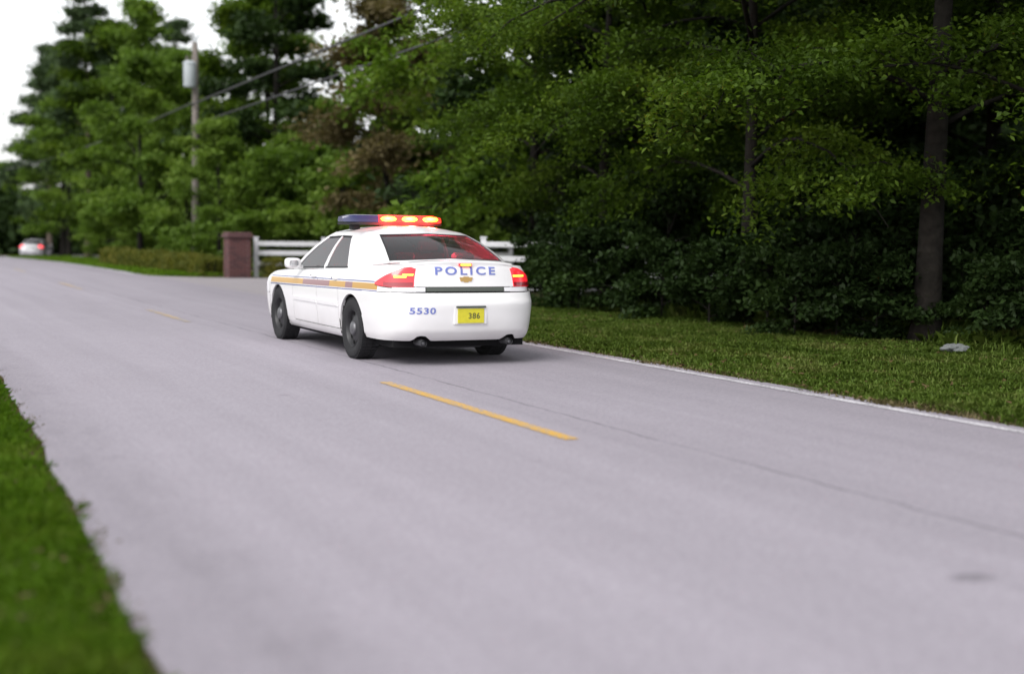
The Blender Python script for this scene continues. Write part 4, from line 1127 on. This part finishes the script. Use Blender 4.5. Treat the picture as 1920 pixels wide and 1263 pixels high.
M['pole_wood'] = mat_plain('pole_wood', (0.16, 0.14, 0.125), 0.9, noise=.3, nscale=7)
M['transformer'] = mat_plain('transformer_grey', (0.42, 0.46, 0.48), 0.5)
M['cable'] = mat_plain('cable', (0.05, 0.05, 0.055), 0.6)
def pole(x, y, h, label, can=True):
    r = empty('utility_pole', (x, y, -.05)); tag(r, label, 'utility pole', 'utility poles along the road')
    mb = MB(); mb.tube([(0, 0, 0), (0, 0, h*.5), (0, 0, h)], [.16, .14, .11], 14); mb.build('shaft', M['pole_wood'], r, True)
    mb = MB(); mb.lathe([(.03, h), (.06, h+.04), (.04, h+.09), (.06, h+.14), (.03, h+.2), (0, h+.2)], 10, 'z'); mb.build('insulator', M['transformer'], r, True)
    if can:
        mb = MB(); mb.lathe([(0, 7.15), (.21, 7.15), (.25, 7.2), (.25, 8.05), (.27, 8.07), (.27, 8.12), (.18, 8.2), (0, 8.22)], 22, 'z', (-.30, -.32, 0))
        t = mb.build('transformer', M['transformer'], r, True); sharp(fix_normals(t), 40)
        mb = MB(); mb.box((-.2, -.15, 7.35), (-.05, .1, 7.45)); mb.box((-.2, -.15, 7.8), (-.05, .1, 7.9)); mb.build('bracket', M['steel'], r)
        for dx in (-.4, -.2):
            mb = MB(); mb.lathe([(.035, 8.15), (.05, 8.22), (.03, 8.27), (.05, 8.32), (.03, 8.4), (0, 8.42)], 10, 'z', (dx, -.32, 0)); mb.build('bushing', M['pole_wood'], t, True)
    return r
pA = at(366, 55.0); pB = Vector((12.75, 5.0, 0)); pC = Vector((9.5, 140.0, 0))
pole(pA.x, pA.y, 9.0, 'wooden utility pole with pale grey transformer behind the hedge')
pole(pB.x, pB.y, 9.0, 'wooden utility pole beside the near right verge', False)
def cable(a, b, za, zb, dx, rad, sag, label):
    a = Vector((a.x + dx, a.y, za)); b = Vector((b.x + dx, b.y, zb)); n = 40
    pts = [a.lerp(b, t) - Vector((0, 0, 4*sag*t*(1-t))) for t in np.linspace(0, 1, n)]
    mb = MB(); mb.tube(pts, rad, 6); tag(mb.build('cable', M['cable'], None, True), label, 'cable', 'cables along the road')
cable(pA, pB, 6.45, 7.3, -.15, .032, .05, 'upper thick telephone cable running from the pole into the trees')
cable(pA, pB, 5.6, 6.4, -.15, .026, .05, 'lower thin telephone cable running from the pole into the trees')
cable(pA, pC, 6.5, 6.5, -.15, .030, .9, 'cable running from the pole away down the road')

# ------------------------------------------------------------------ grass and small things on the ground
def blades(name, seed, n, fx, y0, y1, dens, h0, h1, w, mat, label):
    rng = np.random.default_rng(seed)
    y = y0 + (y1 - y0) * rng.uniform(0, 1, n) ** dens
    lo, hi = fx(y)
    x = lo + (hi - lo) * rng.uniform(0, 1, n)
    cl = np.sin(x*5.1 + 2*np.sin(y*2.3)) * np.sin(y*4.3 + 1.7*np.sin(x*3.1))
    h = rng.uniform(h0, h1, n) * (1 + .35*cl) * (1 + .20*np.sin(x*1.3 + np.sin(y*.8)) * np.sin(y*1.1 + 2))
    az = rng.uniform(0, 6.283, n); ln = rng.uniform(.15, .9, n)
    z = terrain_z(x, y)
    b = np.stack([x, y, z - .005], 1); dirx = np.stack([np.cos(az), np.sin(az), 0*az], 1); per = np.stack([-np.sin(az), np.cos(az), 0*az], 1)
    wv = (w * rng.uniform(.6, 1.4, n))[:, None]
    mid = b + dirx*(h*ln*.30)[:, None]; mid[:, 2] += h*.62
    tip = b + dirx*(h*ln)[:, None]; tip[:, 2] += h*(1.02 - .42*ln)
    V = np.stack([b - per*wv, b + per*wv, mid + per*wv*.75, tip, mid - per*wv*.75], 1).reshape(-1, 3)
    F = np.arange(n*5).reshape(n, 5)
    return tag(link(name, mesh_np(name, V, F, M[mat])), label, 'grass', kind='stuff')
def jit(rng_, s): return rng_
_r1 = np.random.default_rng(21)
blades('grass', 1, 110000, lambda y: (np.full(len(y), -1.9), x_left(y) - .05 + np.minimum(.05, _r1.normal(0, .03, len(y)))), 2.2, 13.0, 1.15, .035, .085, .0035, 'grass', 'short bright lawn grass beside the left road edge')
blades('grass', 2, 42000, lambda y: (np.full(len(y), -3.0), x_left(y) - .04), 12.0, 42.0, 1.4, .05, .11, .010, 'grass', 'bright lawn grass further along the left road edge')
_r2 = np.random.default_rng(22)
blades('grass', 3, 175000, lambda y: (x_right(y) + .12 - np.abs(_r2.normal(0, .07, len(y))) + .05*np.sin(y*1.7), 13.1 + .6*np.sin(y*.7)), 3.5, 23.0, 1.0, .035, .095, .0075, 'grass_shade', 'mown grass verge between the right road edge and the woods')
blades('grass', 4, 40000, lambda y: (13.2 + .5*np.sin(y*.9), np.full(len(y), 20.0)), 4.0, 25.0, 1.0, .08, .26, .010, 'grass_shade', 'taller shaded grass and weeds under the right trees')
_r3 = np.random.default_rng(23)
blades('grass', 5, 45000, lambda y: (x_right(y) + .05 - np.abs(_r3.normal(0, .08, len(y))), x_right(y) + 3.5), 40.6, 108.0, 1.3, .06, .14, .016, 'grass', 'thin strip of pale grass in front of the hedge')

M['dry_grass'] = mat_leaf('dry_grass', (0.10, 0.085, 0.04), (0.18, 0.15, 0.075), (0.28, 0.23, 0.13), trans=.2, scale=3)
_r4 = np.random.default_rng(24); _r5 = np.random.default_rng(25)
blades('grass', 6, 14000, lambda y: (x_left(y) - .16, x_left(y) + .02 + .05*np.sin(y*3.1)*np.sin(y*1.3) + np.abs(_r4.normal(0, .035, len(y)))), 2.4, 16.0, 1.2, .015, .05, .004, 'dry_grass', 'dry tan grass fringe along the left road edge')
blades('grass', 7, 14000, lambda y: (x_right(y) - .06 + .05*np.sin(y*1.9), x_right(y) + .22 + np.abs(_r5.normal(0, .08, len(y)))), 3.5, 23.0, 1.0, .02, .07, .007, 'dry_grass', 'dry brown grass fringe beside the white edge line')
# fallen leaves along the verge: too many to count
def scatter_leaves(name, seed, n, x0, x1, y0, y1, L, mat, label):
    rng = np.random.default_rng(seed); x = rng.uniform(x0, x1, n); y = rng.uniform(y0, y1, n)
    c = np.stack([x, y, terrain_z(x, y) + .015 + rng.uniform(0, .03, n)], 1)
    V, F = leaf_quads(rng, c, L, L*.6, 2.5, 0)
    tag(link(name, mesh_np(name, V, F, M[mat])), label, 'leaf litter', kind='stuff')
M['dead_leaf'] = mat_leaf('dead_leaf', (0.05, 0.032, 0.018), (0.11, 0.07, 0.035), (0.19, 0.13, 0.07), trans=.1)
scatter_leaves('leaf_litter', 31, 9000, 7.95, 20, 4, 25.5, .07, 'dead_leaf', 'brown fallen leaves scattered in the grass of the right verge')
scatter_leaves('leaf_litter', 32, 700, -.6, .80, 2.5, 11, .04, 'dead_leaf', 'brown leaf crumbs along the sandy left road edge')

# pale litter in the grass
rl = np.random.default_rng(44)
V = []; Fc = []; nu, nv = 18, 10
for j in range(nv + 1):
    ph = math.pi * j / nv
    for i in range(nu):
        a = 2*math.pi*i/nu; k = 1 + .22*math.sin(3*a + 2*ph) + .16*math.sin(7*a - 3*ph + 1) + rl.normal(0, .06)
        V.append((.24*k*math.cos(a)*math.sin(ph), .13*k*math.sin(a)*math.sin(ph), .075 + .075*k*math.cos(ph)))
for j in range(nv):
    for i in range(nu): Fc.append((j*nu+i, j*nu+(i+1) % nu, (j+1)*nu+(i+1) % nu, (j+1)*nu+i))
M['litter'] = mat_plain('litter', (0.15, 0.16, 0.16), 0.8, noise=.2, nscale=12)
lt = link('plastic_bag', mesh_py('plastic_bag', V, Fc, M['litter'], False), None, (12.33, 12.42, .015)); lt.rotation_euler = (0, 0, -.44); lt.scale = (.66, .66, .6)
tag(lt, 'small pale crumpled piece of litter in the grass by the right trunk', 'litter')
